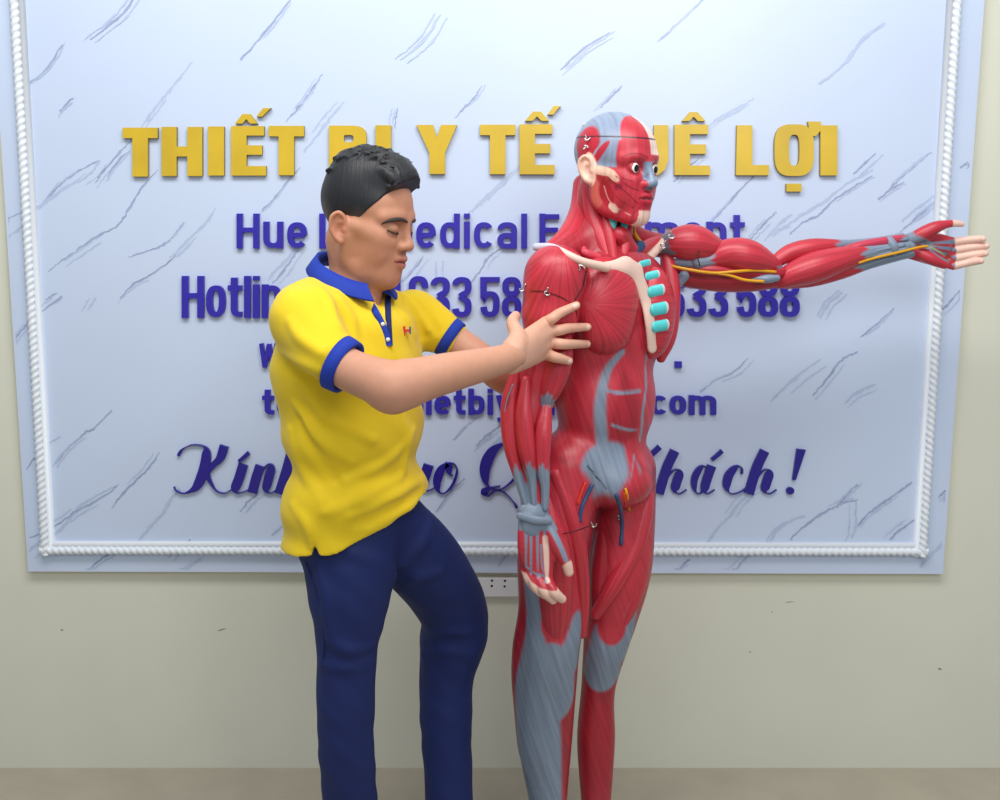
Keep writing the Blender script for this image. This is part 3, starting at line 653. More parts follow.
Y0 = -.45
M = lambda u, v, dy=0.: P(u, v, Y0+dy)
def MS(v, dy=0.): return S(v, Y0+dy)
mod = empty('anatomical_model', (M(600, 700, 0)[0], Y0+.0, 0))
tag(mod, 'red muscled anatomical human model standing with its left arm stretched out', 'anatomical model')
def chainpx(B, pts, k=.012, flat=None, sub=False):
    B.chain([M(u, v, d) for u, v, d, r in pts], [r*MS(v, d) for u, v, d, r in pts], k, flat, sub=sub)
TF = np.array([.57, -.82, 0]); TL = np.array([.82, .57, 0]); TR = np.stack([TL, TF, [0, 0, 1]], 1)   # the trunk is turned to the right of the photo

def muscle(name, pts, ends=(0., 1.), flat=None, base=RED, tip=GREY, vox=.003, extra=None, wob=.032, parent=None):
    B = Blob(); chainpx(B, pts, flat=flat)
    if extra: extra(B)
    V, Q = B.mesh(vox); s, d, a, L = along(V, [M(u, v, dd) for u, v, dd, r in pts]); r = np.median([r*MS(v, dd) for u, v, dd, r in pts])
    s2 = s+wob*np.sin(a*4+1.3)*1.1+wob*np.sin(a*11+V[:, 2]*60)*.6
    col = np.tile(C(base), (len(V), 1))
    if ends[0] > 0: blend(col, smooth01((ends[0]-s2)/.04+.5), tip)
    if ends[1] < 1: blend(col, smooth01((s2-ends[1])/.04+.5), tip)
    o = bmesh_obj(name, V, Q, m_musc, mod if parent is None else parent, col, np.stack([a*r, s*L], 1))
    MUS.append((V, Q)); return o, V, Q
MUS = []

# ---------------- trunk and legs: one continuous surface
T = Blob()
def tell(u, v, off, r, k=.02):                       # ellipsoid in the turned trunk frame; off = metres along front
    T.ell(M(u, v)+TF*off, r, TR, k)
tell(612, 318, 0, (.142, .086, .148)); tell(606, 400, .0, (.118, .092, .14), .03); tell(596, 462, -.005, (.130, .10, .088), .03)
tell(620, 285, .01, (.110, .060, .075), .03)
T.ell(M(604, 478)+TF*.055, (.075, .06, .055), TR, .03)            # lower belly
chainpx(T, [(604, 200, .03, 24), (602, 225, .03, 24), (598, 250, .02, 30)], .02)
chainpx(T, [(598, 222, .03, 14), (575, 246, -.03, 13), (552, 258, -.07, 13)], .02); chainpx(T, [(612, 222, .05, 12), (640, 240, .09, 12), (662, 246, .12, 12)], .02)
chainpx(T, [(566, 468, -.05, 36), (557, 520, -.06, 37), (554, 570, -.06, 33), (556, 615, -.06, 29), (553, 645, -.06, 27), (548, 690, -.03, 28), (545, 740, -.01, 27), (548, 800, 0, 19), (550, 850, .0, 14)], .02)
chainpx(T, [(536, 560, -.04, 18), (534, 610, -.03, 16), (526, 650, -.01, 14), (528, 690, 0, 16), (538, 740, 0, 18)], .02)
chainpx(T, [(628, 470, .04, 28), (622, 520, .03, 33), (619, 570, .02, 32), (612, 615, .02, 26), (606, 643, .02, 22.5), (598, 690, .05, 17), (596, 740, .06, 19), (596, 800, .06, 15), (596, 850, .06, 12)], .02)
chainpx(T, [(548, 868, -.03, 12), (575, 890, -.09, 11), (592, 895, -.13, 8)], .015); chainpx(T, [(596, 868, .05, 11), (622, 884, .0, 10), (640, 890, -.03, 7)], .015)
TV, TQ = T.mesh(.0045); surf = Surf([(TV, TQ)])
col = np.tile(C(DRED), (len(TV), 1))
on = surf.path
# flank and belly paint
paint_path(col, TV, on([(600, 360), (588, 400), (580, 440)]), .055, RED, .01); paint_path(col, TV, on([(640, 350), (652, 400), (645, 450)]), .05, RED, .01)
paint_path(col, TV, on([(622, 352), (610, 366), (603, 384), (600, 410), (602, 440), (606, 466)]), [.007, .008, .010, .013, .013, .013], GREY, .004)
paint_path(col, TV, on([(648, 350), (646, 380), (643, 410), (640, 440)]), .0045, GREY, .002)
paint_path(col, TV, on([(600, 389), (620, 393), (640, 391), (658, 387)]), .0035, GREY, .002); paint_path(col, TV, on([(612, 425), (630, 430), (650, 426)]), .003, GREY, .002)
p_ = surf.at(612, 472); paint_ell(col, TV, p_, (.072, .06, .064), GREY, soft=.10)
paint_path(col, TV, on([(590, 478), (600, 492), (612, 502)]), .020, GREY, .01)
paint_path(col, TV, on([(630, 445), (634, 470), (626, 495)]), .013, RED, .006)
paint_path(col, TV, on([(588, 466), (597, 478), (606, 488)]), .0016, (34, 44, 60), .0008)
paint_path(col, TV, on([(634, 455), (630, 480), (624, 496)]), .002, GREY, .001)
# thighs
paint_path(col, TV, on([(560, 500), (556, 550), (552, 600), (553, 630)]), .075, RED, .01); paint_path(col, TV, on([(640, 500), (634, 560), (622, 600), (608, 636)]), .06, RED, .01)
paint_path(col, TV, on([(604, 505), (600, 540), (596, 575)]), .035, DRED, .012)
pr = [x for x in on([(522, 520), (525, 560), (532, 600), (532, 640), (530, 670), (530, 700), (534, 740), (540, 800)])]
paint_path(col, TV, pr, [.010, .020, .026, .036, .05, .06, .06, .05][:len(pr)], GREY, .006)
for q in ([(552, 655), (556, 672), (552, 700)], [(578, 618), (575, 640), (568, 665)]): paint_path(col, TV, on(q), [.028, .045, .06] if q[0][0] == 552 else [.016, .026, .04], GREY, .006)
paint_ell(col, TV, surf.at(553, 626), (.026, .05, .036), RED, soft=.12)
for q in ([(598, 630), (600, 650), (602, 675)], [(634, 605), (628, 632), (618, 655)]): paint_path(col, TV, on(q), [.012, .03, .05] if q[0][0] == 598 else [.012, .022, .035], GREY, .006)
paint_ell(col, TV, surf.at(612, 628), (.032, .06, .042), RED, soft=.12)
col[TV[:, 2] < .12] = C(GREY)
fb = np.stack([TV[:, 0]*.8+TV[:, 2]*.25, TV[:, 2]], 1)
bmesh_obj('trunk_and_legs', TV, TQ, m_core, mod, col, fb)

# ---------------- thigh straps
muscle('thigh_muscle', [(646, 472, .03, 5), (644, 502, .000, 10), (635, 545, -.026, 10), (614, 585, -.046, 9), (596, 614, -.035, 6)], vox=.003)
muscle('thigh_muscle', [(646, 500, .05, 6), (640, 545, .018, 14), (630, 590, -.012, 14), (618, 630, -.015, 8)], vox=.0035)
muscle('thigh_muscle', [(556, 474, -.115, 7), (570, 515, -.12, 10), (579, 555, -.11, 9), (583, 600, -.09, 7), (582, 634, -.078, 5)], vox=.003)
muscle('thigh_muscle', [(548, 500, -.12, 6), (553, 550, -.132, 18), (556, 600, -.118, 17), (556, 636, -.095, 11)], vox=.0035)
muscle('thigh_muscle', [(607, 505, .0, 5), (606, 540, -.01, 12), (601, 580, -.02, 11), (596, 610, -.02, 5)], vox=.003, base=DRED)
surf2 = Surf([(TV, TQ)])
tb = MB(); tb.tube(smoothpath([M(563, 534, -.155), M(575, 531, -.157), M(590, 526, -.13)], 4), .0012, 6); tb.build('seam', m_seam, mod)

# ---------------- chest: pectoral muscle, breastbone, ribs
B = Blob(); pc = M(608, 303, -.085)
B.ell(pc, (.074, .048, .093), TR, .02); B.ell(M(592, 298, -.082), (.046, .042, .074), TR, .03); B.ell(M(605, 333, -.08), (.055, .040, .042), TR, .03)
PV, PQ = B.mesh(.003); org = M(574, 303, -.11); d = PV-org; ang = np.arctan2(d[:, 2], d @ TL+.0); rad = np.linalg.norm(d, axis=1)
pcol = np.tile(C(RED), (len(PV), 1))
bmesh_obj('pectoral_muscle', PV, PQ, m_musc, mod, pcol, np.stack([ang*.09, rad], 1)); surfP = Surf([(TV, TQ), (PV, PQ)])
# sternum plate
B = Blob()
rb0 = Blob(); rb0.ell(M(653, 313, -.02), (.052, .042, .098), TR, .02); r0v, r0q = rb0.mesh(.004); sq_ = Surf([(TV, TQ), (PV, PQ), (r0v, r0q)])
B.chain(sq_.path([(626, 267), (637, 280), (646, 300), (650, 322), (652, 347)], .0015), [.0195, .0185, .0165, .0150, .0135], .01, ((.6, -.78, .1), .42))
B.chain(sq_.path([(607, 266), (622, 266), (637, 268)], .0), [.010, .014, .013], .012, ((.5, -.8, .3), .5))
SV, SQ = B.mesh(.0025); bmesh_obj('breastbone', SV, SQ, m_bone, mod)
# rib wall of the left side
B = Blob(); B.ell(M(653, 313, -.02), (.052, .042, .098), TR, .02); RV, RQ = B.mesh(.003)
bmesh_obj('rib_wall', RV, RQ, m_musc, mod, np.tile(C(RED), (len(RV), 1)), np.stack([RV[:, 2], RV[:, 0]], 1)); surfR = Surf([(TV, TQ), (RV, RQ), (SV, SQ)])
for (u, v, wl, hh) in ((645, 264, 6.5, 4), (653, 276, 7.5, 5), (657, 291, 8, 6), (660, 309, 8.5, 6.5), (661, 326, 8.5, 6), (666, 374, 5, 8)):
    a = surfR.at(u-wl*.5, v+.5, .0); b_ = surfR.at(u+wl*.55, v-1.2, .0)
    if a is None: continue
    if b_ is None: b_ = a+TL*.03
    dv = unit(b_-a); nb = Blob(); nb.chain([a-dv*.004, b_], [hh*.00205, hh*.0021], .003, (TF+TL*.3, .5)); v_, q_ = nb.mesh(.0016)
    cc = np.tile(C(CYAN), (len(v_), 1)); t_ = (v_-a) @ dv/np.linalg.norm(b_-a); blend(cc, smooth01((t_-1.0)/.1), (226, 226, 226))
    bmesh_obj('rib_cartilage', v_, q_, m_plain, mod, cc)
for (u, v) in ((656, 284), (660, 300), (662, 318)):
    pass
muscle('serratus_muscle', [(666, 252, .09, 6), (670, 282, .07, 9.5), (671, 312, .055, 9), (668, 338, .045, 8), (661, 358, .04, 5)], vox=.003)
# collar bones
B = Blob(); chainpx(B, [(536, 247, -.115, 4), (552, 248, -.135, 4.5), (568, 255, -.165, 4.2), (584, 262, -.165, 4.2), (606, 267.5, -.135, 5)], .004); v_, q_ = B.mesh(.002)
cc = np.tile(C(BONE), (len(v_), 1)); x0 = M(560, 250, -.13)[0]; blend(cc, smooth01((x0-v_[:, 0])/.02+.5), LILAC)
bmesh_obj('collar_bone', v_, q_, m_plain, mod, cc)
B = Blob(); chainpx(B, [(632, 268, .0, 6), (646, 260, .02, 5), (658, 248, .06, 4.5), (668, 238, .08, 5.5)], .004); v_, q_ = B.mesh(.002); bmesh_obj('collar_bone', v_, q_, m_bone, mod)

# ---------------- neck
muscle('neck_muscle', [(590, 192, .01, 9), (594, 215, .0, 10.5), (601, 240, -.025, 9.5), (611, 264, -.055, 5)], vox=.0025)
muscle('neck_muscle', [(584, 185, .06, 11), (580, 212, .03, 11), (568, 236, -.02, 11), (546, 251, -.07, 6)], vox=.0025)
muscle('neck_muscle', [(606, 215, -.02, 5), (610, 240, -.04, 6), (614, 264, -.06, 4)], vox=.0025)
muscle('neck_muscle', [(599, 257, -.07, 3), (586, 253, -.075, 4), (584, 249, -.07, 3)], vox=.002, base=LRED)
muscle('neck_muscle', [(628, 215, -.01, 5), (626, 240, -.025, 6), (622, 264, -.05, 3)], vox=.0025)
for pts, r, mt in (([(613, 217, -.03), (612, 226, -.034), (609, 232, -.034)], 5, m_cyan), ([(625, 216, -.02), (624, 228, -.03), (621, 238, -.034)], 4, m_cyan)):
    B = Blob(); B.chain([M(*p) for p in pts], [r*.0021, r*.0018, r*.0011], .003, ((0, 1, 0), .6)); v_, q_ = B.mesh(.0016); bmesh_obj('throat_cartilage', v_, q_, mt, mod)
tb = MB(); tb.tube(smoothpath([M(633, 222, .02), M(635, 234, .0), (M(643, 245, .03)), M(652, 252, .06)], 6), .0042, 10); tb.build('nerve', m_nerve, mod)
B = Blob(); B.chain([M(640, 246, .0), M(632, 254, -.02), M(627, 261, -.03)], [.012, .011, .007], .003, ((0, 1, 0), .6)); v_, q_ = B.mesh(.0018); bmesh_obj('neck_vein', v_, q_, m_vein_, mod)
muscle('neck_muscle', [(620, 235, -.03, 9), (634, 252, .0, 8), (650, 244, .06, 6), (664, 240, .09, 5)], vox=.0025)

# ---------------- right arm (hangs down, nearest the camera)
DR = -.13
def sh(B): B.ell(M(556, 275, DR), (.066, .062, .062), None, .02); B.ell(M(552, 312, DR), (.060, .056, .075), None, .03)
B = Blob(); B.ell(M(556, 275, DR), (.064, .060, .061), None, .02); B.ell(M(551, 310, DR), (.058, .055, .080), None, .03); chainpx(B, [(549, 320, DR, 24), (545, 345, DR, 17)], .02)
DV, DQ = B.mesh(.003); dd = DV-M(562, 240, DR); s_ = np.arctan2(dd[:, 0], -dd[:, 2])
dcol = np.tile(C(RED), (len(DV), 1)); sf = Surf([(DV, DQ)])
paint_path(dcol, DV, sf.path([(524, 292), (535, 291), (548, 293), (562, 298), (575, 306)]), .0017, (60, 10, 20), .0008)
bmesh_obj('shoulder_muscle', DV, DQ, m_musc, mod, dcol, np.stack([s_*.09, dd[:, 2]], 1))
sd = Surf([(DV, DQ), (PV, PQ), (TV, TQ)])
tb = MB(); tb.tube(smoothpath(sd.path([(588, 258), (586, 272), (582, 288), (575, 300), (576, 312), (578, 324)], .0004), 4), .0014, 6); tb.build('seam', m_seam, mod)
# arm core
B = Blob(); chainpx(B, [(551, 320, DR, 24), (543, 360, DR, 21), (533, 390, DR, 20), (527, 420, DR-.01, 21), (530, 455, DR-.02, 19), (534, 490, DR-.03, 15), (535, 514, DR-.035, 13.5)], .01)
AV, AQ = B.mesh(.003); s_, d_, a_, L_ = along(AV, [M(551, 320, DR), M(543, 360, DR), M(533, 390, DR), M(527, 420, DR), M(530, 455, DR), M(535, 514, DR)])
acol = np.tile(C(RED), (len(AV), 1)); blend(acol, smooth01((s_-.86+.06*np.sin(a_*7))/.03+.5), GREY)
bmesh_obj('forearm', AV, AQ, m_core, mod, acol, np.stack([a_*.04, s_*L_], 1))
muscle('arm_muscle', [(566, 330, DR-.02, 6), (560, 358, DR-.03, 13), (552, 385, DR-.035, 12), (545, 405, DR-.035, 5)], (.0, .86))
muscle('arm_muscle', [(536, 332, DR-.03, 8), (528, 365, DR-.02, 12), (522, 392, DR-.02, 8)], (.0, .9))
muscle('arm_muscle', [(516, 372, DR-.03, 5), (510, 402, DR-.035, 9), (511, 440, DR-.045, 9), (518, 474, DR-.05, 6), (526, 505, DR-.055, 3.5)], (.0, .72))
muscle('arm_muscle', [(526, 380, DR-.045, 5), (524, 415, DR-.06, 9), (527, 450, DR-.065, 9), (532, 480, DR-.06, 5), (534, 506, DR-.06, 3.5)], (.0, .66))
muscle('arm_muscle', [(548, 398, DR-.03, 4), (543, 430, DR-.055, 9), (542, 462, DR-.06, 8), (545, 486, DR-.06, 5), (545, 508, DR-.06, 4)], (.06, .62))
tb = MB(); tb.tube(smoothpath([M(513, 384, DR-.055), M(507, 400, DR-.055), M(504, 418, DR-.05)], 5), .0014, 6); tb.build('tendon', m_tendon, mod)
# right hand
HD = DR-.045
B = Blob(); fl_ = ((.25, -.95, .1), .55)
KN = [(526, 568, HD-.0), (531, 575, HD-.012), (538, 579, HD-.02), (547, 581, HD-.024)]
for (u, v, d_), w0 in zip(KN, (523, 530, 538, 546)):
    B.chain([M((w0+534)/2-1, 512, HD-.01), M((u*1.2+w0*.8)/2, 545, HD-.018), M(u, v, d_)], [.0185, .0155, .0118], .008, fl_)
B.chain([M(546, 522, HD-.01), M(556, 543, HD-.022), M(566, 562, HD-.028), M(569, 572, HD-.028)], [.015, .0155, .0115, .0095], .006)
B.chain([M(548, 548, HD-.015), M(556, 555, HD-.02)], [.016, .010], .008, fl_)
for (pts) in ([(526, 568, HD), (530, 580, HD-.012), (536, 589, HD-.006)], [(531, 575, HD-.012), (537, 588, HD-.026), (545, 595, HD-.018)], [(538, 579, HD-.02), (545, 592, HD-.036), (553, 600, HD-.026)], [(547, 581, HD-.024), (554, 592, HD-.040), (562, 599, HD-.032)]):
    B.chain([M(*p) for p in pts], [.0118, .0112, .0090], .002)
HV, HQ = B.mesh(.0016); hs = Surf([(HV, HQ)]); hc = np.tile(C(RED), (len(HV), 1))
hz = lambda v: M(540, v, HD)[2]
for (u, v, d_), w0 in zip(KN, (526, 531, 537, 544)):
    pth = hs.path([(w0, 516), ((w0*.55+u*.45), 540), (u, v-1)])
    if len(pth) > 1: paint_path(hc, HV, pth, [.0055, .003, .0025][:len(pth)], GREY, .0012)
for a_, b_ in (((526, 566), (532, 572)), ((533, 572), (540, 576)), ((540, 574), (547, 578))): paint_path(hc, HV, hs.path([a_, b_]), .0022, GREY, .001, False)
paint_path(hc, HV, hs.path([(545.5, 538), (546.5, 560), (547.5, 581)]), [.0062, .0055, .0055], BONE, .0012)
paint_path(hc, HV, hs.path([(541, 545), (542, 565), (545, 582)]), .002, GREY, .001)
paint_path(hc, HV, hs.path([(540, 514), (551, 528), (560, 545), (566, 560)]), [.010, .007, .006, .005], GREY, .0015)
ln = np.array(M(523, 568, HD)); 
kz = np.interp(HV[:, 0], [M(u, v, HD)[0] for u, v, d_ in KN], [M(u, v+2, HD)[2] for u, v, d_ in KN]); kz = np.where(HV[:, 0] > M(556, 580, HD)[0], hz(561), kz)
blend(hc, smooth01((kz-HV[:, 2])/.004+.5), SKIN)
paint_ell(hc, HV, M(569, 570, HD-.028), (.016, .03, .022), SKIN, soft=.1)
blend(hc, smooth01((HV[:, 2]-hz(527))/.004+.5), GREY)
bmesh_obj('hand', HV, HQ, m_plain, mod, hc)
B = Blob(); B.chain([M(520, 516, HD-.028), M(535, 520, HD-.036), M(549, 521, HD-.028)], [.008, .009, .008], .004, ((0, 1, 0), .5)); B.chain([M(534, 516, HD-.01), M(534, 525, HD-.012)], [.030, .0295], .004, ((.3, -.95, 0), .62)); v_, q_ = B.mesh(.0022); bmesh_obj('wrist_band', v_, q_, m_tendon, mod)

# ---------------- left arm (stretched to the side)
muscle('shoulder_muscle', [(660, 246, .085, 7), (675, 243, .08, 14), (692, 243, .085, 18.5), (708, 247, .095, 14), (722, 247, .11, 5)], (.16, 1), tip=(118, 118, 132), vox=.0028)
muscle('arm_muscle', [(698, 262, .075, 7), (712, 259, .085, 9), (728, 254, .09, 15), (746, 256, .09, 17), (764, 262, .10, 12), (778, 268, .11, 5)], (.16, .98), vox=.0028)
tb = MB(); tb.tube(smoothpath([M(699.5, 251, .05), M(698, 258, .045), M(700, 266, .05)], 4), .0013, 6); tb.build('seam', m_seam, mod)
muscle('arm_muscle', [(666, 276, .11, 8), (690, 275, .11, 13), (720, 278, .11, 14), (750, 280, .115, 12), (775, 279, .12, 9), (792, 276, .125, 8)], vox=.003, base=DRED)
muscle('arm_muscle', [(680, 270, .09, 4), (705, 270, .08, 6.5), (735, 272, .085, 6), (768, 274, .095, 6), (786, 272, .11, 5)], vox=.0028, base=(172, 32, 50))
B = Blob(); B.chain([M(672, 262, .085), M(690, 263, .08), M(704, 263, .075)], [.008, .010, .009], .004); B.chain([M(678, 283, .085), M(684, 276, .08)], [.011, .012], .004); v_, q_ = B.mesh(.002); bmesh_obj('tendon', v_, q_, m_tendon, mod)
muscle('tendon', [(752, 279, .085, 2), (766, 279, .08, 4.5), (777, 278, .09, 3.5)], vox=.002, base=GREY)
for pts in ([(668, 265, .07), (678, 267.5, .06), (700, 271.5, .055), (716, 273, .06), (735, 271.5, .058), (755, 270.5, .072), (776, 272, .085)], [(716, 273, .06), (730, 275.5, .06), (745, 280, .062), (764, 281.5, .066)]):
    tb = MB(); tb.tube(smoothpath([M(*p) for p in pts], 6), .0034, 10); tb.build('nerve', m_nerve, mod)
muscle('forearm_muscle', [(772, 264, .13, 6), (790, 253, .14, 9), (812, 248, .145, 9.5), (834, 245, .15, 6), (850, 243.5, .155, 4), (880, 240, .165, 3.5), (902, 236, .17, 3.5)], (.0, .50), vox=.0026, wob=.02)
muscle('forearm_muscle', [(779, 283, .12, 6), (792, 275, .115, 12), (815, 267, .12, 15.5), (842, 259, .13, 12.5), (870, 252, .145, 8), (906, 246, .165, 6)], (.0, .64), vox=.0026, wob=.03)
muscle('forearm_muscle', [(786, 284, .14, 5), (812, 278, .14, 9), (842, 270, .145, 9), (868, 263, .155, 6.5), (898, 256, .165, 5), (912, 253, .17, 4.5)], (.0, .55), vox=.0026, wob=.03)
muscle('forearm_muscle', [(836, 252, .135, 3), (860, 246, .14, 5), (882, 242, .15, 5), (904, 238, .16, 4)], (.0, .97), vox=.0022, base=(190, 60, 85))
B = Blob(); chainpx(B, [(800, 262, .15, 12), (840, 257, .155, 10), (880, 249, .165, 9), (908, 246, .172, 8)], .01); v_, q_ = B.mesh(.003); bmesh_obj('forearm', v_, q_, m_tendon, mod)
for pts in ([(852, 258, .118), (880, 250, .135), (905, 245, .15)], [(858, 262, .125), (882, 254.5, .138), (908, 248, .152)], [(870, 241, .14), (890, 240.5, .148), (908, 239, .155)]):
    tb = MB(); tb.tube(smoothpath([M(*p) for p in pts], 6), [.0018+.0022*min(i, 5)/5 for i in range(13)], 8); tb.build('tendon', m_tendon, mod)
B = Blob(); B.chain([M(889, 240, .15), M(893, 246, .145), M(894, 252, .148)], [.010, .011, .009], .004); v_, q_ = B.mesh(.002); bmesh_obj('wrist_band', v_, q_, m_tendon, mod)
tb = MB(); tb.tube(smoothpath([M(858, 263, .118), M(875, 258, .13), (M(900, 252, .14)), M(918, 247.5, .15), M(928, 246, .152)], 6), .0030, 10); tb.build('nerve', m_nerve, mod)
# left hand: palm to the camera, thumb up, four fingers level
HL = .175
B = Blob(); fy = ((.1, -1., 0), .55)
KL = [(953, 242), (955, 250), (955, 258), (953.5, 266)]
for (u, v), w0 in zip(KL, (240, 244.5, 248.5, 252)): B.chain([M(908, w0, HL), M(930, (w0+v)/2+.5, HL+.002), M(u, v, HL+.006)], [.014, .0115, .0092], .010, fy)
B.chain([M(908, 241, HL-.004), M(920, 235, HL-.014), M(934, 228, HL-.018), (M(946, 224.3, HL-.018)), M(955, 223.5, HL-.016), M(962, 224.3, HL-.014)], [.012, .0155, .0145, .0095, .0080, .0062], .008)
B.chain([M(914, 250, HL-.004), M(930, 258, HL-.012), M(944, 264, HL-.010)], [.012, .0145, .0115], .008)
B.ell(M(936, 248, HL-.003), (.034, .013, .024), None, .008); B.chain([M(928, 238, HL-.006), M(942, 238.5, HL), M(953, 242, HL+.004)], [.013, .0095, .0085], .008)
TIPS = [(983, 239, .002), (986.5, 246, .004), (985.5, 253.5, .004), (981, 261, .0)]
for (u, v), (tu, tv, td) in zip(KL, TIPS):
    B.chain([M(u, v, HL+.006), M(u*.5+tu*.5, v*.5+tv*.5-.6, HL+.001), M(tu-3, tv, HL-.012+td), M(tu, tv, HL-.018+td)], [.0094, .0090, .0084, .0074], .0008)
HV, HQ = B.mesh(.0016); hs = Surf([(HV, HQ)]); hc = np.tile(C(RED), (len(HV), 1))
paint_ell(hc, HV, M(935, 247, HL-.012), (.036, .012, .022), (150, 34, 50), soft=.3)
for (u, v), w0 in zip(KL, (243, 245.5, 248, 250.5)):
    pth = hs.path([(930, w0), (942, (w0+v)/2), (956, v-.5)]); paint_path(hc, HV, pth, [.0025, .0032, .0062][:len(pth)], (112, 124, 146), .001)
    paint_path(hc, HV, hs.path([(936, w0+1.5), (950, (w0+v*2)/3+3)]), .0012, DRED, .0006, False)
paint_path(hc, HV, hs.path([(908, 241), (918, 241), (928, 245)]), [.012, .012, .009], GREY, .004)
paint_path(hc, HV, hs.path([(929, 246), (940, 252), (950, 260)]), .0016, (150, 160, 100), .0008)
xk = np.interp(HV[:, 2], [M(u, v, HL)[2] for u, v in KL[::-1]], [M(u+1, v, HL)[0] for u, v in KL[::-1]])
zt = M(950, 232, HL)[2]
fing = (HV[:, 2] < zt); w_ = np.where(fing, smooth01((HV[:, 0]-xk)/.003+.5), smooth01((HV[:, 0]-M(948.5, 224, HL)[0])/.003+.5)); blend(hc, w_, SKIN)
blend(hc, smooth01((M(910, 246, HL)[0]-HV[:, 0])/.006+.5), GREY)
bmesh_obj('hand', HV, HQ, m_plain, mod, hc)

# ---------------- head
HB = head_blob({'open': True, 'cheek': 11, 'facew': 53, 'width': 76})
HB.chain([(-.03, 0, -.04), (-.045, 0, -.13)], [.050, .05], .02)
HV, HQ = HB.mesh(.0019); hc = np.tile(C(RED), (len(HV), 1)); X, Y, Z = HV.T
HCEN = M(614.5, 170, 0); HYAW = math.radians(-46); HR = rotz(HYAW) @ roty(math.radians(4)); HSC = .97
def sm(x, w=.004): return smooth01(x/w+.5)
# grey cap over the skull
bx = np.where(Z > .06, .060-(Z-.06)*.5, .056)
grey = sm(bx-X)*sm(Z-.004); blend(hc, grey, (136, 152, 178))
blend(hc, sm(-.055-X)*sm(.03-Z)*sm(Z+.035), GREY)
side = Y < 0
def side_ell(cx, cz, rx, rz, rgb, ang=0, soft=.12, both=True):
    c_, s_ = math.cos(ang), math.sin(ang); dx, dz = X-cx, Z-cz; a = (dx*c_+dz*s_)/rx; b = (-dx*s_+dz*c_)/rz
    d = np.sqrt(a*a+b*b); blend(hc, smooth01((1+soft-d)/(2*soft))*(np.abs(Y) > .028), rgb)
side_ell(-.020, .052, .036, .036, (190, 40, 58)); side_ell(-.03, .022, .022, .016, (190, 40, 58)); side_ell(.020, .034, .030, .008, (190, 44, 62), .9)
side_ell(.006, .033, .030, .0022, (150, 160, 180), .9); side_ell(-.035, .012, .022, .002, (200, 180, 180), -.5)
fore = sm(X-.03, .006)*sm(Y-.003)*sm(Z-.034); blend(hc, fore*(1-grey), (238, 210, 200))
blend(hc, sm(Y-.036, .006)*sm(X-.05)*sm(.034-Z, .008)*sm(Z+.03), (236, 205, 192))
# cheek arch, gland, jaw
side_ell(.026, -.004, .030, .0095, (234, 190, 168), -.15); side_ell(.052, -.014, .016, .0085, (234, 190, 168), -.7)
side_ell(.012, -.052, .013, .030, (206, 96, 84), .1); side_ell(.034, -.052, .016, .028, (176, 30, 48), .3)
side_ell(.050, -.080, .0075, .010, (232, 196, 178), .4, .25); side_ell(.044, -.076, .006, .007, (232, 196, 178), 0, .25); side_ell(.062, -.036, .009, .006, (150, 30, 60), .4)
blend(hc, sm(-.082-Z)*sm(X-.070)*(np.abs(Y) < .02), (236, 200, 186))
blend(hc, sm(.024-np.abs(Y)-.009)*sm(X-.088)*sm(Z+.039, .003)*sm(.019-Z), (128, 146, 172))
blend(hc, smooth01((.022-np.hypot((X-.097)*.8, Z+.058))/.006)*(np.abs(Y) < .026)*sm(X-.075), (186, 36, 58))
# eye ring darker, lips
for s in (-1, 1):
    d = np.sqrt(((X-.08)/.02)**2+((Y-.032*s)/.021)**2+((Z-.004)/.016)**2); blend(hc, smooth01((1.15-d)/.3)*(Y*s > 0)*(.55 if s < 0 else .8), (160, 26, 44))
    d = np.sqrt(((X-.089)/.012)**2+((Y-.032*s)/.0145)**2+((Z-.004)/.0085)**2); blend(hc, smooth01((1.1-d)/.2), (226, 150, 150))
blend(hc, smooth01((.0028-np.abs(Z+.0575))/.0015)*sm(X-.084)*(np.abs(Y) < .024), (110, 16, 34))
# ears
for s in (-1, 1):
    R_ = rotz(s*math.radians(-22)) @ roty(math.radians(-12)); p = (HV-np.array([-.010, .080*s, -.002])) @ R_
    d = np.sqrt((p[:, 0]/.024)**2+(p[:, 1]/.012)**2+(p[:, 2]/.038)**2); blend(hc, smooth01((1.08-d)/.12), (236, 188, 168))
# skull cap cut
zc = .066+.0*X+.06*np.clip(-X-.0, 0, 1)*-0.35+.05*np.clip(X, 0, 1)*.05
blend(hc, smooth01((.0021-np.abs(Z-zc))/.001), (46, 22, 34))
blend(hc, sm(-.03-Z)*sm(.0-X, .02)*(np.abs(Y) < .06), (178, 34, 52))
fbh = np.stack([Y*.7+X*.4, Z], 1)
tw = lambda p: HCEN+(np.asarray(p)*HSC) @ HR.T
hsf = Surf([(tw(HV), HQ)]); inv = lambda q: [((x-HCEN)/HSC) @ HR for x in q]
for px, r, rgb in (([(609, 179), (618, 186), (628, 194), (637, 203)], .0013, (120, 20, 38)), ([(616, 176), (628, 186), (638, 190), (646, 188)], .0012, (128, 22, 40)), ([(622, 178), (632, 181), (643, 180), (648, 174)], .0011, (130, 22, 42)),
                   ([(604, 186), (608, 198), (616, 207), (628, 214), (640, 219)], .0011, (222, 170, 160)), ([(616, 196), (624, 203), (634, 208)], .0011, (130, 22, 42)), ([(640, 207), (634, 213), (632, 217)], .0011, (140, 30, 50)), ([(622, 158), (630, 154), (640, 154), (648, 158)], .0013, (140, 26, 44))):
    q = inv(hsf.path(px))
    if len(q) > 2: paint_path(hc, HV, q, r, rgb, .0008)
bmesh_obj('head', tw(HV), HQ, m_core, mod, hc, fbh)
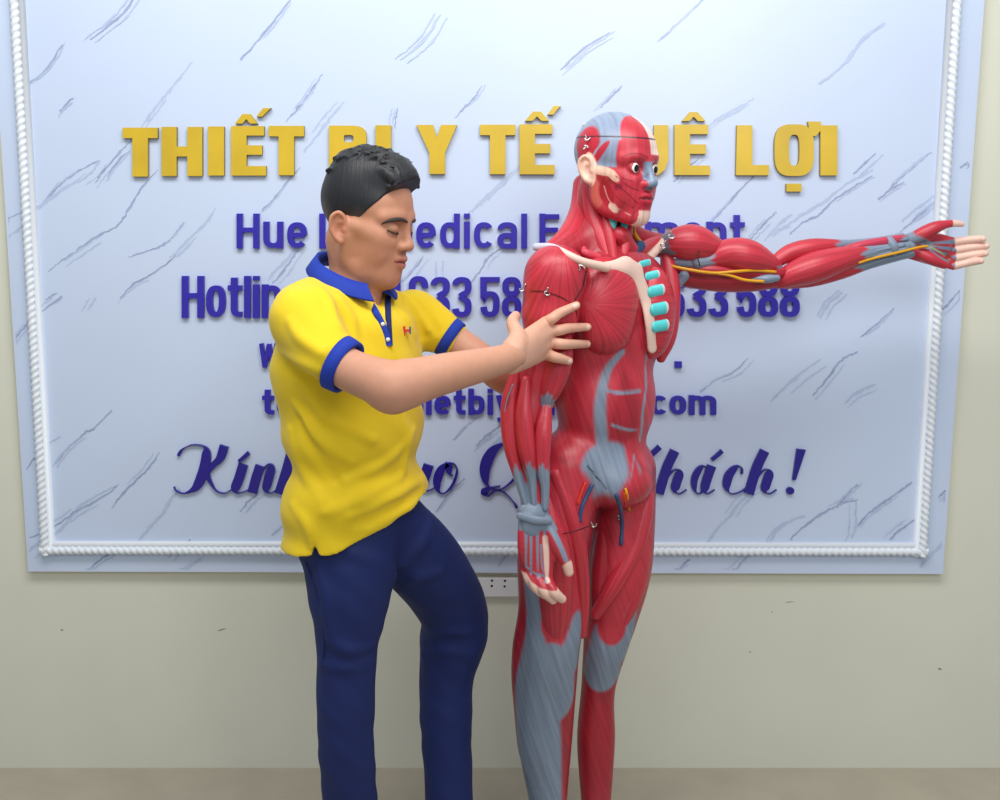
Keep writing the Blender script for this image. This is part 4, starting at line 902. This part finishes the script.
def ball(name, c, r, fwd, mw, mi_, iris=.48, pup=.0, parent=mod):
    fwd = unit(fwd); a = unit(np.cross(fwd, [0, 0, 1])); b_ = np.cross(a, fwd); V = []; n, k = 16, 24
    for i in range(n+1):
        th = math.pi*i/n
        for j in range(k): V.append(c+r*(math.cos(th)*fwd+math.sin(th)*(math.cos(2*math.pi*j/k)*a+math.sin(2*math.pi*j/k)*b_)))
    F_ = [(i*k+j, (i+1)*k+j, (i+1)*k+(j+1) % k, i*k+(j+1) % k) for i in range(n) for j in range(k)]
    mi = [1 if i < round(iris*n/math.pi) else 0 for i in range(n) for j in range(k)]
    return mesh(name, V, F_, [mw, mi_], parent, True, mi)
for s in (-1, 1): ball('eye', tw((.0755, .032*s, .0042)), .0132, HR @ np.array([1, .05*s, -.02]), m_eye, m_iris, .52)

# ---------------- steel hooks
def hook(p, d1, d2, r=.0016, ln=.012, bend=.5):
    d1, d2 = unit(d1), unit(d2); tb = MB(); p = np.array(p)
    tb.tube(smoothpath([p+d1*ln*.9-d2*.003, p+d1*ln*.4+d2*.001, p, p+d2*ln*.45, p+d1*ln*.35+d2*ln*.8, p+d1*ln*.6+d2*ln*.75], 5), r, 8)
    tb.build('hook', m_hook, mod)
cy = np.array([0, -1., 0]); up = np.array([0, 0, 1.]); rt_ = np.array([1., 0, 0])
for u, v, a, b_ in ((545, 292, unit(rt_*.6+up*.5), -up*.8+rt_*.4), (525.5, 290, up, -rt_*.6-up*.3), (586, 256, -rt_*.6+up*.3, rt_+up*.1), (578, 266, rt_*.3-up, rt_)):
    p = sd.at(u, v, .003, DR-.45+.0)
    hook(p, a, b_)
for u, v in ((589.5, 526), (619, 519)):
    p = surf.at(u, v, .006); 
    if p is not None: hook(p, up, rt_, ln=.011)
hook(M(668, 236, .045), up*.7+rt_*.7, -up*.5+rt_*.5, ln=.014); hook(M(661, 244, .04), up*.4+rt_*.9, -up+rt_*.2, ln=.014)
p = tw((-.02, -.080, .058)); hook(p+cy*.004, up*.7+rt_*.3, rt_*.7-up*.1, ln=.011); hook(p+cy*.004-up*.012, -up, rt_*.5, ln=.008)
# groin vessels
for pts, r, mt, nm in (([(585, 482, -.16), (581, 492, -.165), (577, 504, -.165)], .0026, m_art, 'artery'), ([(592, 484, -.15), (586, 496, -.16), (581, 508, -.16), (579, 522, -.15)], .0045, m_vein_, 'vein'),
                       ([(616, 494, -.05), (620, 506, -.055), (622, 524, -.055), (621, 545, -.05)], .0045, m_vein_, 'vein'), ([(625, 488, -.05), (627, 496, -.05), (629, 510, -.045)], .003, m_nerve, 'nerve'), ([(624, 492, -.05), (625, 504, -.055)], .0026, m_art, 'artery')):
    q = [surf.at(u, v, .002) for u, v, d_ in pts]; q = [x for x in q if x is not None]
    if len(q) > 1: tb = MB(); tb.tube(smoothpath(q, 5) if len(q) > 2 else q, r, 10); tb.build(nm, mt, mod)
# stand
m_base = mat('white_model_base', (215, 215, 215), rough=.4); b = MB(); cx = mod.location[0]
vb = []; n_ = 40
for z, r in ((0, .155), (.025, .155), (.03, .150)): vb += [(cx+.03+r*math.cos(2*math.pi*k/n_)*1.1, Y0+.02+r*math.sin(2*math.pi*k/n_), z) for k in range(n_)]
b.add(vb, [(i*n_+k, i*n_+(k+1) % n_, (i+1)*n_+(k+1) % n_, (i+1)*n_+k) for i in range(2) for k in range(n_)]+[tuple(range(n_-1, -1, -1)), tuple(2*n_+k for k in range(n_))])
b.build('base_plate', m_base, mod, smooth=False)
# ================================================================== THE MAN
YM = -.65
N = lambda u, v, dy=0.: P(u, v, YM+dy)
def NS(v, dy=0.): return S(v, YM+dy)
MF = np.array([.84, -.54, 0]); ML = np.array([.54, .84, 0]); MR = np.stack([ML, MF, [0, 0, 1]], 1)
m_skin = mat('warm_skin', SKIN, rough=.5, spec=.4, attr=True, sss=.12, var=.03, vscale=60, bump=.06, bscale=500)
m_hair = mat('black_hair', (30, 31, 36), rough=.5, spec=.45, attr=True, fib=.25, fibscale=(260, 12), fibbump=.45)
m_brow = mat('dark_brow_hair', (58, 46, 42), rough=.75)
m_shirt = mat('yellow_polo_knit', (236, 204, 34), rough=.75, spec=.25, var=.03, vscale=12, bump=.18, bscale=900, sheen=.15)
m_collar = mat('royal_blue_rib_knit', (36, 62, 168), rough=.75, spec=.25, bump=.2, bscale=700)
m_navyc = mat('navy_placket_knit', (28, 40, 96), rough=.75, spec=.25, bump=.2, bscale=700)
m_trou = mat('navy_trouser_cloth', (27, 42, 98), rough=.7, spec=.3, var=.06, vscale=9, bump=.15, bscale=800)
m_shoe = mat('black_shoe_leather', (24, 24, 26), rough=.35)
MSK = (198, 142, 114)
man = empty('person', (N(350, 700)[0], YM, 0))
tag(man, 'man in yellow polo shirt and navy trousers looking down and holding the red model\'s arm', 'person')
def npx(B, pts, k=.012, flat=None, sub=False): B.chain([N(u, v, d) for u, v, d, r in pts], [r*NS(v, d) for u, v, d, r in pts], k, flat, sub=sub)

# arms and legs, joint by joint (photo column, row, depth, radius in photo pixels)
RA = [(304, 322, -.14, 20), (328, 354, -.20, 21), (352, 371, -.235, 21.5), (388, 384, -.28, 24), (402, 384, -.275, 24), (445, 373.5, -.235, 20.5), (490, 363, -.17, 16), (513, 356, -.125, 13.5)]
LA = [(416, 318, .13, 20), (450, 338, .12, 17), (484, 362, .11, 16), (500, 378, .13, 14), (520, 389, .165, 12), (536, 393, .185, 10)]
# ---- polo shirt
def shirt_blob(grow=0., sleeves=True, low=True):
    B = Blob(); g = grow
    def e(u, v, r, dx=0., k=.03): B.ell(N(u, v)+MF*dx, np.array(r)+g, MR, k)
    e(349, 368, (.176, .124, .135)); e(354, 425, (.160, .124, .125))
    if low: e(357, 498, (.174, .124, .105), 0, .04); e(358, 540, (.174, .126, .085), .0, .04)
    e(354, 328, (.150, .092, .062), 0, .03)
    B.chain([N(332, 303, -.07), N(306, 321, -.13)], [.032+g, .058+g], .045); B.chain([N(388, 305, .06), N(416, 318, .13)], [.032+g, .048+g], .03)
    B.chain([N(322, 291, -.02), N(301, 306, -.09)], [.034+g, .044+g], .03)
    if sleeves:
        npx(B, [(303, 321, -.14, 31), (317, 342, -.175, 30), (331, 357, -.205, 25.5)], .025); npx(B, [(416, 316, .13, 25), (434, 328, .125, 23.5), (449, 338, .12, 19)], .025)
    return B
def hem(B):
    a, b_, c = N(286, 553, -.05), N(317, 564, -.18), N(431, 496, -.02); n_ = np.cross(b_-a, c-a); n_ = n_ if n_[2] < 0 else -n_; n_ = unit(n_); B.cut(n_, n_.dot(a), .004)
    a = N(284, 544, -.05); n_ = unit(np.cross(N(316, 559, -.17)-a, (0, 1, 0))); n_ = n_ if n_[2] < 0 else -n_; B.cut(n_, n_.dot(a), .004)
SB = shirt_blob(); sv, sq = SB.mesh(.008); ss = Surf([(sv, sq)])
for px, r in (([(424, 455), (400, 478), (360, 500), (325, 512)], .010), ([(424, 478), (395, 497), (350, 516)], .009), ([(414, 430), (385, 462), (345, 480)], .007), ([(290, 430), (303, 470), (322, 500)], .008), ([(296, 405), (318, 440), (350, 462)], .008),
              ([(300, 380), (330, 420), (372, 440)], .007), ([(398, 293), (415, 308), (428, 330)], .009), ([(392, 305), (406, 318), (414, 334)], .007), ([(340, 300), (352, 322), (356, 345)], .007), ([(318, 288), (330, 305), (338, 326)], .008),
              ([(282, 352), (300, 362), (322, 372)], .007), ([(290, 322), (300, 338), (320, 352)], .006), ([(425, 500), (400, 512), (370, 530)], .008), ([(292, 505), (306, 522), (312, 545)], .007), ([(400, 410), (408, 440), (404, 470)], .006)):
    q = ss.path(px, -.002)
    if len(q) > 2: SB.chain(q, [r*.3]+[r]*(len(q)-2)+[r*.4], .016, sm=5)
for px, r in (([(424, 467), (395, 488), (352, 509)], .006), ([(300, 420), (318, 456), (335, 480)], .006), ([(405, 300), (418, 318), (424, 336)], .006), ([(408, 296), (424, 312), (436, 330)], .005), ([(420, 490), (390, 508), (356, 524)], .006)):
    q = ss.path(px, .004)
    if len(q) > 2: SB.chain(q, [r*.5]+[r]*(len(q)-2)+[r*.5], .016, sm=5, sub=True)
# open neck and placket slit, neck hole, slit at the side seam
neck = [N(350, 268, .0), N(364, 240, .0)]
SB.chain([N(350, 282, .0), N(358, 255, .0)], [.060, .060], .006, sub=True)
vq = ss.path([(376, 292), (381, 306), (385, 320)], .004); SB.chain(vq, [.013, .009, .004][:len(vq)], .006, sub=True)
hem(SB)
q0 = ss.at(314.5, 541, .002); q1 = ss.at(316.5, 556, .004)
if q0 is not None and q1 is not None: [SB.chain([q0+unit(q0-CAM)*e_, q1+np.array([.002, 0, -.02])+unit(q0-CAM)*e_], [.0012, .009], .002, sub=True) for e_ in (0, .01, .02, .03)]
def wr(X): return .0012*np.sin(X[:, 0]*55+X[:, 2]*38+2.2*np.sin(X[:, 2]*21+X[:, 1]*17))*np.sin(X[:, 2]*31-X[:, 0]*12)+.0007*np.sin(X[:, 2]*90+X[:, 0]*70+X[:, 1]*40)
# sleeve ends are cut square to the arm
SV, SQ = SB.mesh(.0034, disp=wr)
shirt = bmesh_obj('polo_shirt', SV, SQ, m_shirt, man)
ss = Surf([(SV, SQ)])
def band(c, ax, r0, r1, ln, name, m, el=1.0):
    """short ribbed tube round an arm"""
    ax = unit(ax); a = unit(np.cross(ax, [0, 0, 1])); b_ = np.cross(a, ax); V = []; n_ = 36
    prof = [(0, r0), (.0, r0+.004), (ln*.5, (r0+r1)/2+.0045), (ln, r1+.004), (ln, r1-.002), (ln*.3, r1-.006)]
    for t, r in prof: V += [c+ax*t+r*(math.cos(2*math.pi*k/n_)*a+el*math.sin(2*math.pi*k/n_)*b_) for k in range(n_)]
    F_ = [(i*n_+k, i*n_+(k+1) % n_, (i+1)*n_+(k+1) % n_, (i+1)*n_+k) for i in range(len(prof)-1) for k in range(n_)]
    return mesh(name, V, F_, m, shirt)
ra = unit((.86, -.30, -.42)); band(N(337, 362, -.212), ra, .0475, .0450, .024, 'sleeve_cuff', m_collar)
la = unit(N(484, 362, .11)-N(430, 326, .125)); band(N(446, 335.5, .1205), la, .0395, .037, .022, 'sleeve_cuff', m_collar)
# collar
cc0 = N(351, 272, .0); V = []; prof = [(0.93, -.016, 0), (.95, 0, 0), (1.02, .004, 0), (1.17, -.008, .0), (1.34, -.022, .003), (1.33, -.025, .004), (1.12, -.017, .0), (1.0, -.016, 0)]
angs = [math.radians(a) for a in np.linspace(22, 338, 60)]
for t in angs:
    fr_ = .5+.5*math.cos(t); hgt = -.031*math.cos(t)+.005
    for k, (sc_, dz, ff) in enumerate(prof):
        V.append(cc0+(.064*math.cos(t)*MF+.066*math.sin(t)*ML)*sc_+np.array([0, 0, hgt+dz-ff*fr_*1.3])+MF*ff*fr_*1.2)
np_ = len(prof); F_ = [(i*np_+k, i*np_+(k+1) % np_, (i+1)*np_+(k+1) % np_, (i+1)*np_+k) for i in range(len(angs)-1) for k in range(np_)]+[tuple(range(np_)), tuple((len(angs)-1)*np_+k for k in range(np_))[::-1]]
mesh('collar', V, F_, m_collar, shirt)
def strip(px, w, name, m, lift=.0025, parent=shirt, srf=None):
    q = [x for x in ((srf or ss).at(u, v, lift) for u, v in px) if x is not None]; q = smoothpath(q, 5)
    V = []; 
    for i, p in enumerate(q):
        d = unit(q[min(i+1, len(q)-1)]-q[max(i-1, 0)]); vw = unit(p-CAM); s_ = unit(np.cross(d, vw)); nn = -vw
        V += [p-s_*w/2-nn*.004, p-s_*w/2+nn*.0012, p+s_*w/2+nn*.0012, p+s_*w/2-nn*.004]
    F_ = [(4*i+k, 4*i+(k+1) % 4, 4*i+4+(k+1) % 4, 4*i+4+k) for i in range(len(q)-1) for k in range(4)]+[(0, 1, 2, 3), (4*len(q)-1, 4*len(q)-2, 4*len(q)-3, 4*len(q)-4)]
    return mesh(name, V, F_, m, parent)
strip([(366, 296), (373, 309), (380, 322), (386, 337), (388, 346)], .0125, 'placket', m_collar); strip([(388, 296), (387.5, 310), (388, 325), (389, 346)], .0115, 'placket', m_navyc, .002)
for (u, v) in ((381.5, 325), (386.5, 340)):
    p = ss.at(u, v, .004); bb = MB(); nn = -unit(p-CAM); bb.tube([p-nn*.001, p+nn*.0015], [.0042, .0038], 14); bb.build('button', mat('white_button', (225, 225, 230), rough=.3), shirt)
# small red and blue chest emblem
p = ss.at(404, 331, .0015); hx = unit(np.cross(unit(p-CAM), [0, 0, 1])); hz_ = np.array([0, 0, 1.]); eb = MB()
for (x0, x1, z0, z1, mi) in ((-.012, -.007, -.006, .008, 0), (-.007, -.004, -.001, .002, 0), (-.003, .0015, -.009, .009, 1), (.0015, .009, -.002, .003, 1), (.009, .012, -.006, .008, 0)):
    nn = -unit(p-CAM); f_ = [p+hx*x+hz_*z+nn*.001 for x, z in ((x0, z0), (x1, z0), (x1, z1), (x0, z1))]; eb.add(f_+[x-nn*.004 for x in f_], [(0, 1, 2, 3), (0, 4, 5, 1), (1, 5, 6, 2), (2, 6, 7, 3), (3, 7, 4, 0)], mi)
eb.build('chest_emblem', [mat('blue_thread', (40, 60, 150), rough=.7), mat('red_thread', (205, 40, 50), rough=.7)], shirt, smooth=False)

# ---- trousers
TB = Blob()
TB.ell(N(357, 525), (.150, .104, .10), MR, .03)
npx(TB, [(352, 530, -.05, 44), (350, 575, -.07, 44.5), (349, 615, -.08, 36), (347, 650, -.08, 30.5), (346, 690, -.08, 29), (346, 740, -.07, 28), (350, 800, -.04, 27), (354, 880, 0, 25), (356, 945, .0, 26)], .02)
npx(TB, [(388, 525, .03, 38), (415, 553, .08, 40), (440, 585, .15, 37), (454, 614, .20, 34), (453, 640, .21, 33), (447, 672, .21, 28), (446, 720, .20, 26), (448, 770, .19, 24), (450, 815, .18, 24)], .02)
tv_, tq_ = TB.mesh(.01); ts = Surf([(tv_, tq_)])
for px, r in (([(398, 590), (416, 578), (440, 572)], .009), ([(394, 575), (380, 560), (350, 552)], .008), ([(392, 598), (372, 606), (345, 606)], .007), ([(425, 640), (445, 632), (470, 632)], .008), ([(424, 655), (446, 650), (474, 655)], .007), ([(330, 640), (350, 650), (372, 646)], .007), ([(432, 520), (420, 545), (402, 565)], .008), ([(320, 570), (326, 600), (330, 630)], .006), ([(322, 662), (345, 668), (372, 662)], .006)):
    q = ts.path(px, -.002)
    if len(q) > 2: TB.chain(q, [r*.3]+[r]*(len(q)-2)+[r*.4], .02, sm=5)
TB.cut((0, 0, 1), N(357, 488)[2])
wr2 = lambda X: .0014*np.sin(X[:, 2]*60+X[:, 0]*45+1.5*np.sin(X[:, 1]*30+X[:, 2]*22))*np.sin(X[:, 0]*40+X[:, 2]*17)
TV2, TQ2 = TB.mesh(.0045, disp=wr2); tro = bmesh_obj('trousers', TV2, TQ2, m_trou, man)
ts = Surf([(TV2, TQ2)])
tb = MB(); q = ts.path([(306, 562), (318, 600), (324, 640), (322, 668)], .0004); tb.tube(smoothpath(q, 6), .0012, 6); tb.build('side_seam', m_navyc, tro)
for fu, fv, fd, yw in ((356, 948, 0., 10), (450, 818, .18, 0)):
    B = Blob(); a = N(fu, fv, fd); a = np.array([a[0], a[1], 0]); fw = np.array([.88, -.47, 0]); B.chain([a+[0, 0, .045]-fw*.04, a+[0, 0, .042]+fw*.06, a+[0, 0, .030]+fw*.165], [.042, .040, .030], .01); B.chain([a+[0, 0, .05], a+[0, 0, .11]], [.042, .038], .02); B.cut((0, 0, -1), 0)
    v_, q_ = B.mesh(.005); bmesh_obj('shoe', v_, q_, m_shoe, man)

# ---- body: head and neck, arms, hands and the trunk beneath the clothes in one mesh
parts = []; cols = []
HB = head_blob({'open': False, 'depth': 84, 'width': 75, 'nose': -3, 'cheek': 15, 'facew': 58, 'facex': 42, 'jaw': 47, 'lip': 1.22, 'ala': 15, 'pad': 13, 'earz': -13})
NC = N(364, 221, 0); NR = rotz(math.radians(-20)) @ roty(math.radians(14)); NSC = .985
tn = lambda p: NC+(np.asarray(p)*NSC) @ NR.T
ti = lambda x: ((np.asarray(x)-NC) @ NR)/NSC
HB.ell((.055, 0, -.088), (.03, .04, .02), k=.02)
HB.chain([(-.020, 0, -.045), ti(N(356, 272, .01)), ti(N(350, 305, .0))], [.049, .053, .062], .018)
HB.ell((.025, 0, -.085), (.05, .036, .022), k=.03)
HV, HQ = HB.mesh(.0019, lo=np.array([-.2, -.2, -.24])); hc = np.tile(C(MSK), (len(HV), 1)); X, Y, Z = HV.T
m_ = smooth01(1.25-np.sqrt(((X-.096)/.014)**2+(Y/.024)**2+((Z+.057)/.0125)**2)*1.0); blend(hc, np.clip(m_*1.6, 0, .75), (176, 96, 92))
blend(hc, smooth01((.0022-np.abs(Z+.0573))/.0015)*sm(X-.086)*(np.abs(Y) < .024)*.85, (96, 46, 44))
d = np.sqrt(((X-.09)/.02)**2+(Y/.022)**2+((Z+.042)/.007)**2); blend(hc, smooth01(1.2-d)*.25, (110, 88, 80))
d = np.sqrt(((X-.04)/.05)**2+((np.abs(Y)-.05)/.035)**2+((Z+.05)/.05)**2); blend(hc, smooth01(1.2-d)*.15, (196, 116, 92))
for s in (-1, 1):
    q = [np.array(x)/1000. for x in ((85, 20*s, -3.5), (91, 32*s, -5), (84, 45*s, -2.5))]; dd = Blob.dist(('c', np.array(smoothpath([list(x)+[.0015] for x in q], 6)), 0, False, None), HV); blend(hc, smooth01(.5-dd/.0016), (48, 34, 32))
    R_ = rotz(s*math.radians(-22)) @ roty(math.radians(-12)); p = (HV-np.array([-.010, .080*s, -.015])) @ R_; d = np.sqrt((p[:, 0]/.02)**2+(p[:, 1]/.012)**2+(p[:, 2]/.034)**2); blend(hc, smooth01((1.08-d)/.15)*.5, (196, 128, 104))
parts.append((tn(HV), HQ)); cols.append(hc)
for A_ in (RA, LA):
    B = Blob(); npx(B, A_, .01)
    if A_ is RA: B.chain([N(392, 390, -.28), N(404, 386, -.275)], [.040, .036], .02)
    v_, q_ = B.mesh(.003); parts.append((v_, q_)); cols.append(np.tile(C((206, 152, 126)), (len(v_), 1)))
# right hand laid round the model's upper arm: fingers rest on what the sight line meets there
GS = Surf([(DV, DQ), (PV, PQ), (TV, TQ), (AV, AQ)]+MUS)
gp = lambda u, v, lift: GS.at(u, v, 0, Y0-.18)-unit(P(u, v, 0)-CAM)*lift*1.12
B = Blob(); wr_ = N(511, 357, -.125); kn = [gp(545, 323, .016), gp(550, 331, .017), gp(550, 342, .017), gp(545, 353, .017)]
fln = (unit([-.35, -.9, .1]), .62)
for i, k_ in enumerate(kn):
    mid = (wr_+k_)/2+np.array([-.004, -.012, 0]); B.chain([wr_+np.array([0, 0, .012-.008*i]), mid+np.array([0, 0, .004-.004*i]), k_], [.020, .0165, .0125], .010, fln)
F_TIPS = [((560, 313), (576, 305)), ((570, 328), (587.5, 327)), ((570, 344), (587, 344)), ((561, 358.5), (569, 361))]
for fi, (k_, (a, b_)) in enumerate(zip(kn, F_TIPS)):
    B.chain([k_, (k_+gp(*a, .014))/2+np.array([-.001, -.013-.004*(fi > 1), 0]), gp(*a, .0135)+np.array([0, -.005*(fi > 1), 0]), gp(*b_, .0112)+np.array([0, -.010*(fi == 0), 0])], [.0122, .0108, .0098, .0080], .0015)
B.chain([wr_+np.array([.004, -.004, .012]), N(517, 336, -.10), N(512.5, 323, -.065), N(515.5, 316, -.03)], [.018, .0150, .0118, .0098], .010)
hv_, hq_ = B.mesh(.0017); parts.append((hv_, hq_)); hcol = np.tile(C((218, 168, 144)), (len(hv_), 1))
for fi, (a, b_) in enumerate(F_TIPS):
    tip = gp(*b_, .0155)+np.array([0, -.010*(fi == 0), 0]); paint_ell(hcol, hv_, tip+np.array([-.001, -.004, .0]), (.0065, .0055, .0050), (240, 206, 196), soft=.15)
cols.append(hcol)
# left hand, flat against the model's back
B = Blob(); w0 = N(535, 393, .185); 
for i in range(4): B.chain([w0, N(543, 390+i*3, .185), N(548, 388+i*5, .18), N(552, 387+i*6, .175)], [.017, .013, .009, .0075], .006)
B.chain([w0, N(541, 385, .18), N(545, 377, .175)], [.015, .011, .008], .008)
v_, q_ = B.mesh(.0025); parts.append((v_, q_)); cols.append(np.tile(C((206, 152, 126)), (len(v_), 1)))
# trunk and legs under the clothes
B = shirt_blob(-.014, False, False); B.ell(N(357, 500), (.125, .085, .10), MR, .03)
npx(B, [(352, 530, -.05, 30), (349, 615, -.08, 24), (346, 740, -.07, 21), (354, 880, 0, 14), (356, 960, 0., 12)], .02); npx(B, [(384, 530, .03, 26), (440, 585, .15, 24), (454, 616, .20, 25), (446, 720, .20, 18), (450, 825, .18, 12)], .02)
v_, q_ = B.mesh(.008); parts.append((v_, q_)); cols.append(np.tile(C(MSK), (len(v_), 1)))
V, Q = merge(parts); bmesh_obj('body', V, Q, m_skin, man, np.concatenate(cols))

# ---- hair
B = Blob(); mm = lambda *a: np.array(a)/1000.
B.ell(mm(-8, 0, 42), mm(87, 78, 83.5), k=.01); B.ell(mm(38, 0, 34), mm(53, 65, 62), k=.02)
B.ell(mm(-4, 0, 84), mm(80, 62, 58.5), k=.02); B.ell(mm(36, 0, 96), mm(54, 54, 42), k=.02)
for i in range(330):
    a = rng.uniform(-1, 1); b_ = rng.uniform(0, 1); x = -72+b_*150; y = a*52; z = 84+54*math.sqrt(max(0, 1-((x+4)/90)**2-(y/70)**2))
    dx = rng.uniform(12, 26); dz = rng.uniform(2, 9)+(4 if abs(x+20) < 30 else 0)-(6 if x > 40 else 0)
    if x+dx > 84: dx = 84-x
    B.chain([mm(x, y, z-5), mm(x+dx*.5, y+rng.uniform(-5, 5), z+dz*.45), mm(x+dx, y+rng.uniform(-8, 8), z+dz-2-(8 if x > 45 else 0))], mm(4.5, 3.0, .8), k=.003, sm=3)
for i in range(26):
    y = -50+100*i/25; x = 74-abs(y)*.35; B.chain([mm(x-18, y*.95, 116-abs(y)*.25), mm(x+6, y, 112-abs(y)*.3), mm(x+20+rng.uniform(-5, 4), y+rng.uniform(-6, 6), 97-abs(y)*.25+rng.uniform(-3, 6))], mm(10, 8, 2.2), k=.006, sm=3)
B.cut(unit((.77, 0, -.64)), .0125+.004, .006) if False else None
B.ell(mm(118, 0, 34), mm(70, 190, 60), k=.004, sub=True)                 # forehead and face stay free
B.cut((.81, 0, -.58), .0135, .006)
B.cut((.35, 0, -1), .046, .01)
for s in (-1, 1): B.ell(mm(-3, 88*s, -16), mm(23, 26, 34), k=.006, sub=True)
V, Q = B.mesh(.0019); hx_, hy_, hz_2 = V.T
hcol = np.tile(C((30, 32, 38)), (len(V), 1)); fade = smooth01((.028-hz_2+.012*np.sin(hx_*80))/.05)*(hx_ > -.2); blend(hcol, fade*.45, (120, 96, 84))
bmesh_obj('hair', tn(V), Q, m_hair, man, hcol, np.stack([hx_*.9+hy_*.7, hz_2*1.5], 1))
HS_ = Surf([(tn(HV), HQ)]); BRW = [ti(HS_.at(u, v, 0, YM)) for u, v in ((407, 221.8), (401, 219.5), (394, 219.6), (387, 221.2), (380.5, 224.3))]
for s in (-1, 1):
    B = Blob(); B.chain([q*np.array([1, -s, 1])+np.array([.0008, 0, 0]) for q in BRW], mm(2.6, 4.6, 4.6, 3.4, 1.4), .003, ((.9, .35*s, .3), .6)); v_, q_ = B.mesh(.0015); bmesh_obj('eyebrow', tn(v_), q_, m_brow, man)
    tb = MB(); tb.tube(smoothpath([tn(mm(84, 19*s, -2.8)), tn(mm(90.5, 31*s, -4.6)), tn(mm(84, 46*s, -1.5)), tn(mm(77.5, 52*s, .5))], 6), .0016, 6); tb.build('eyelashes', m_brow, man)
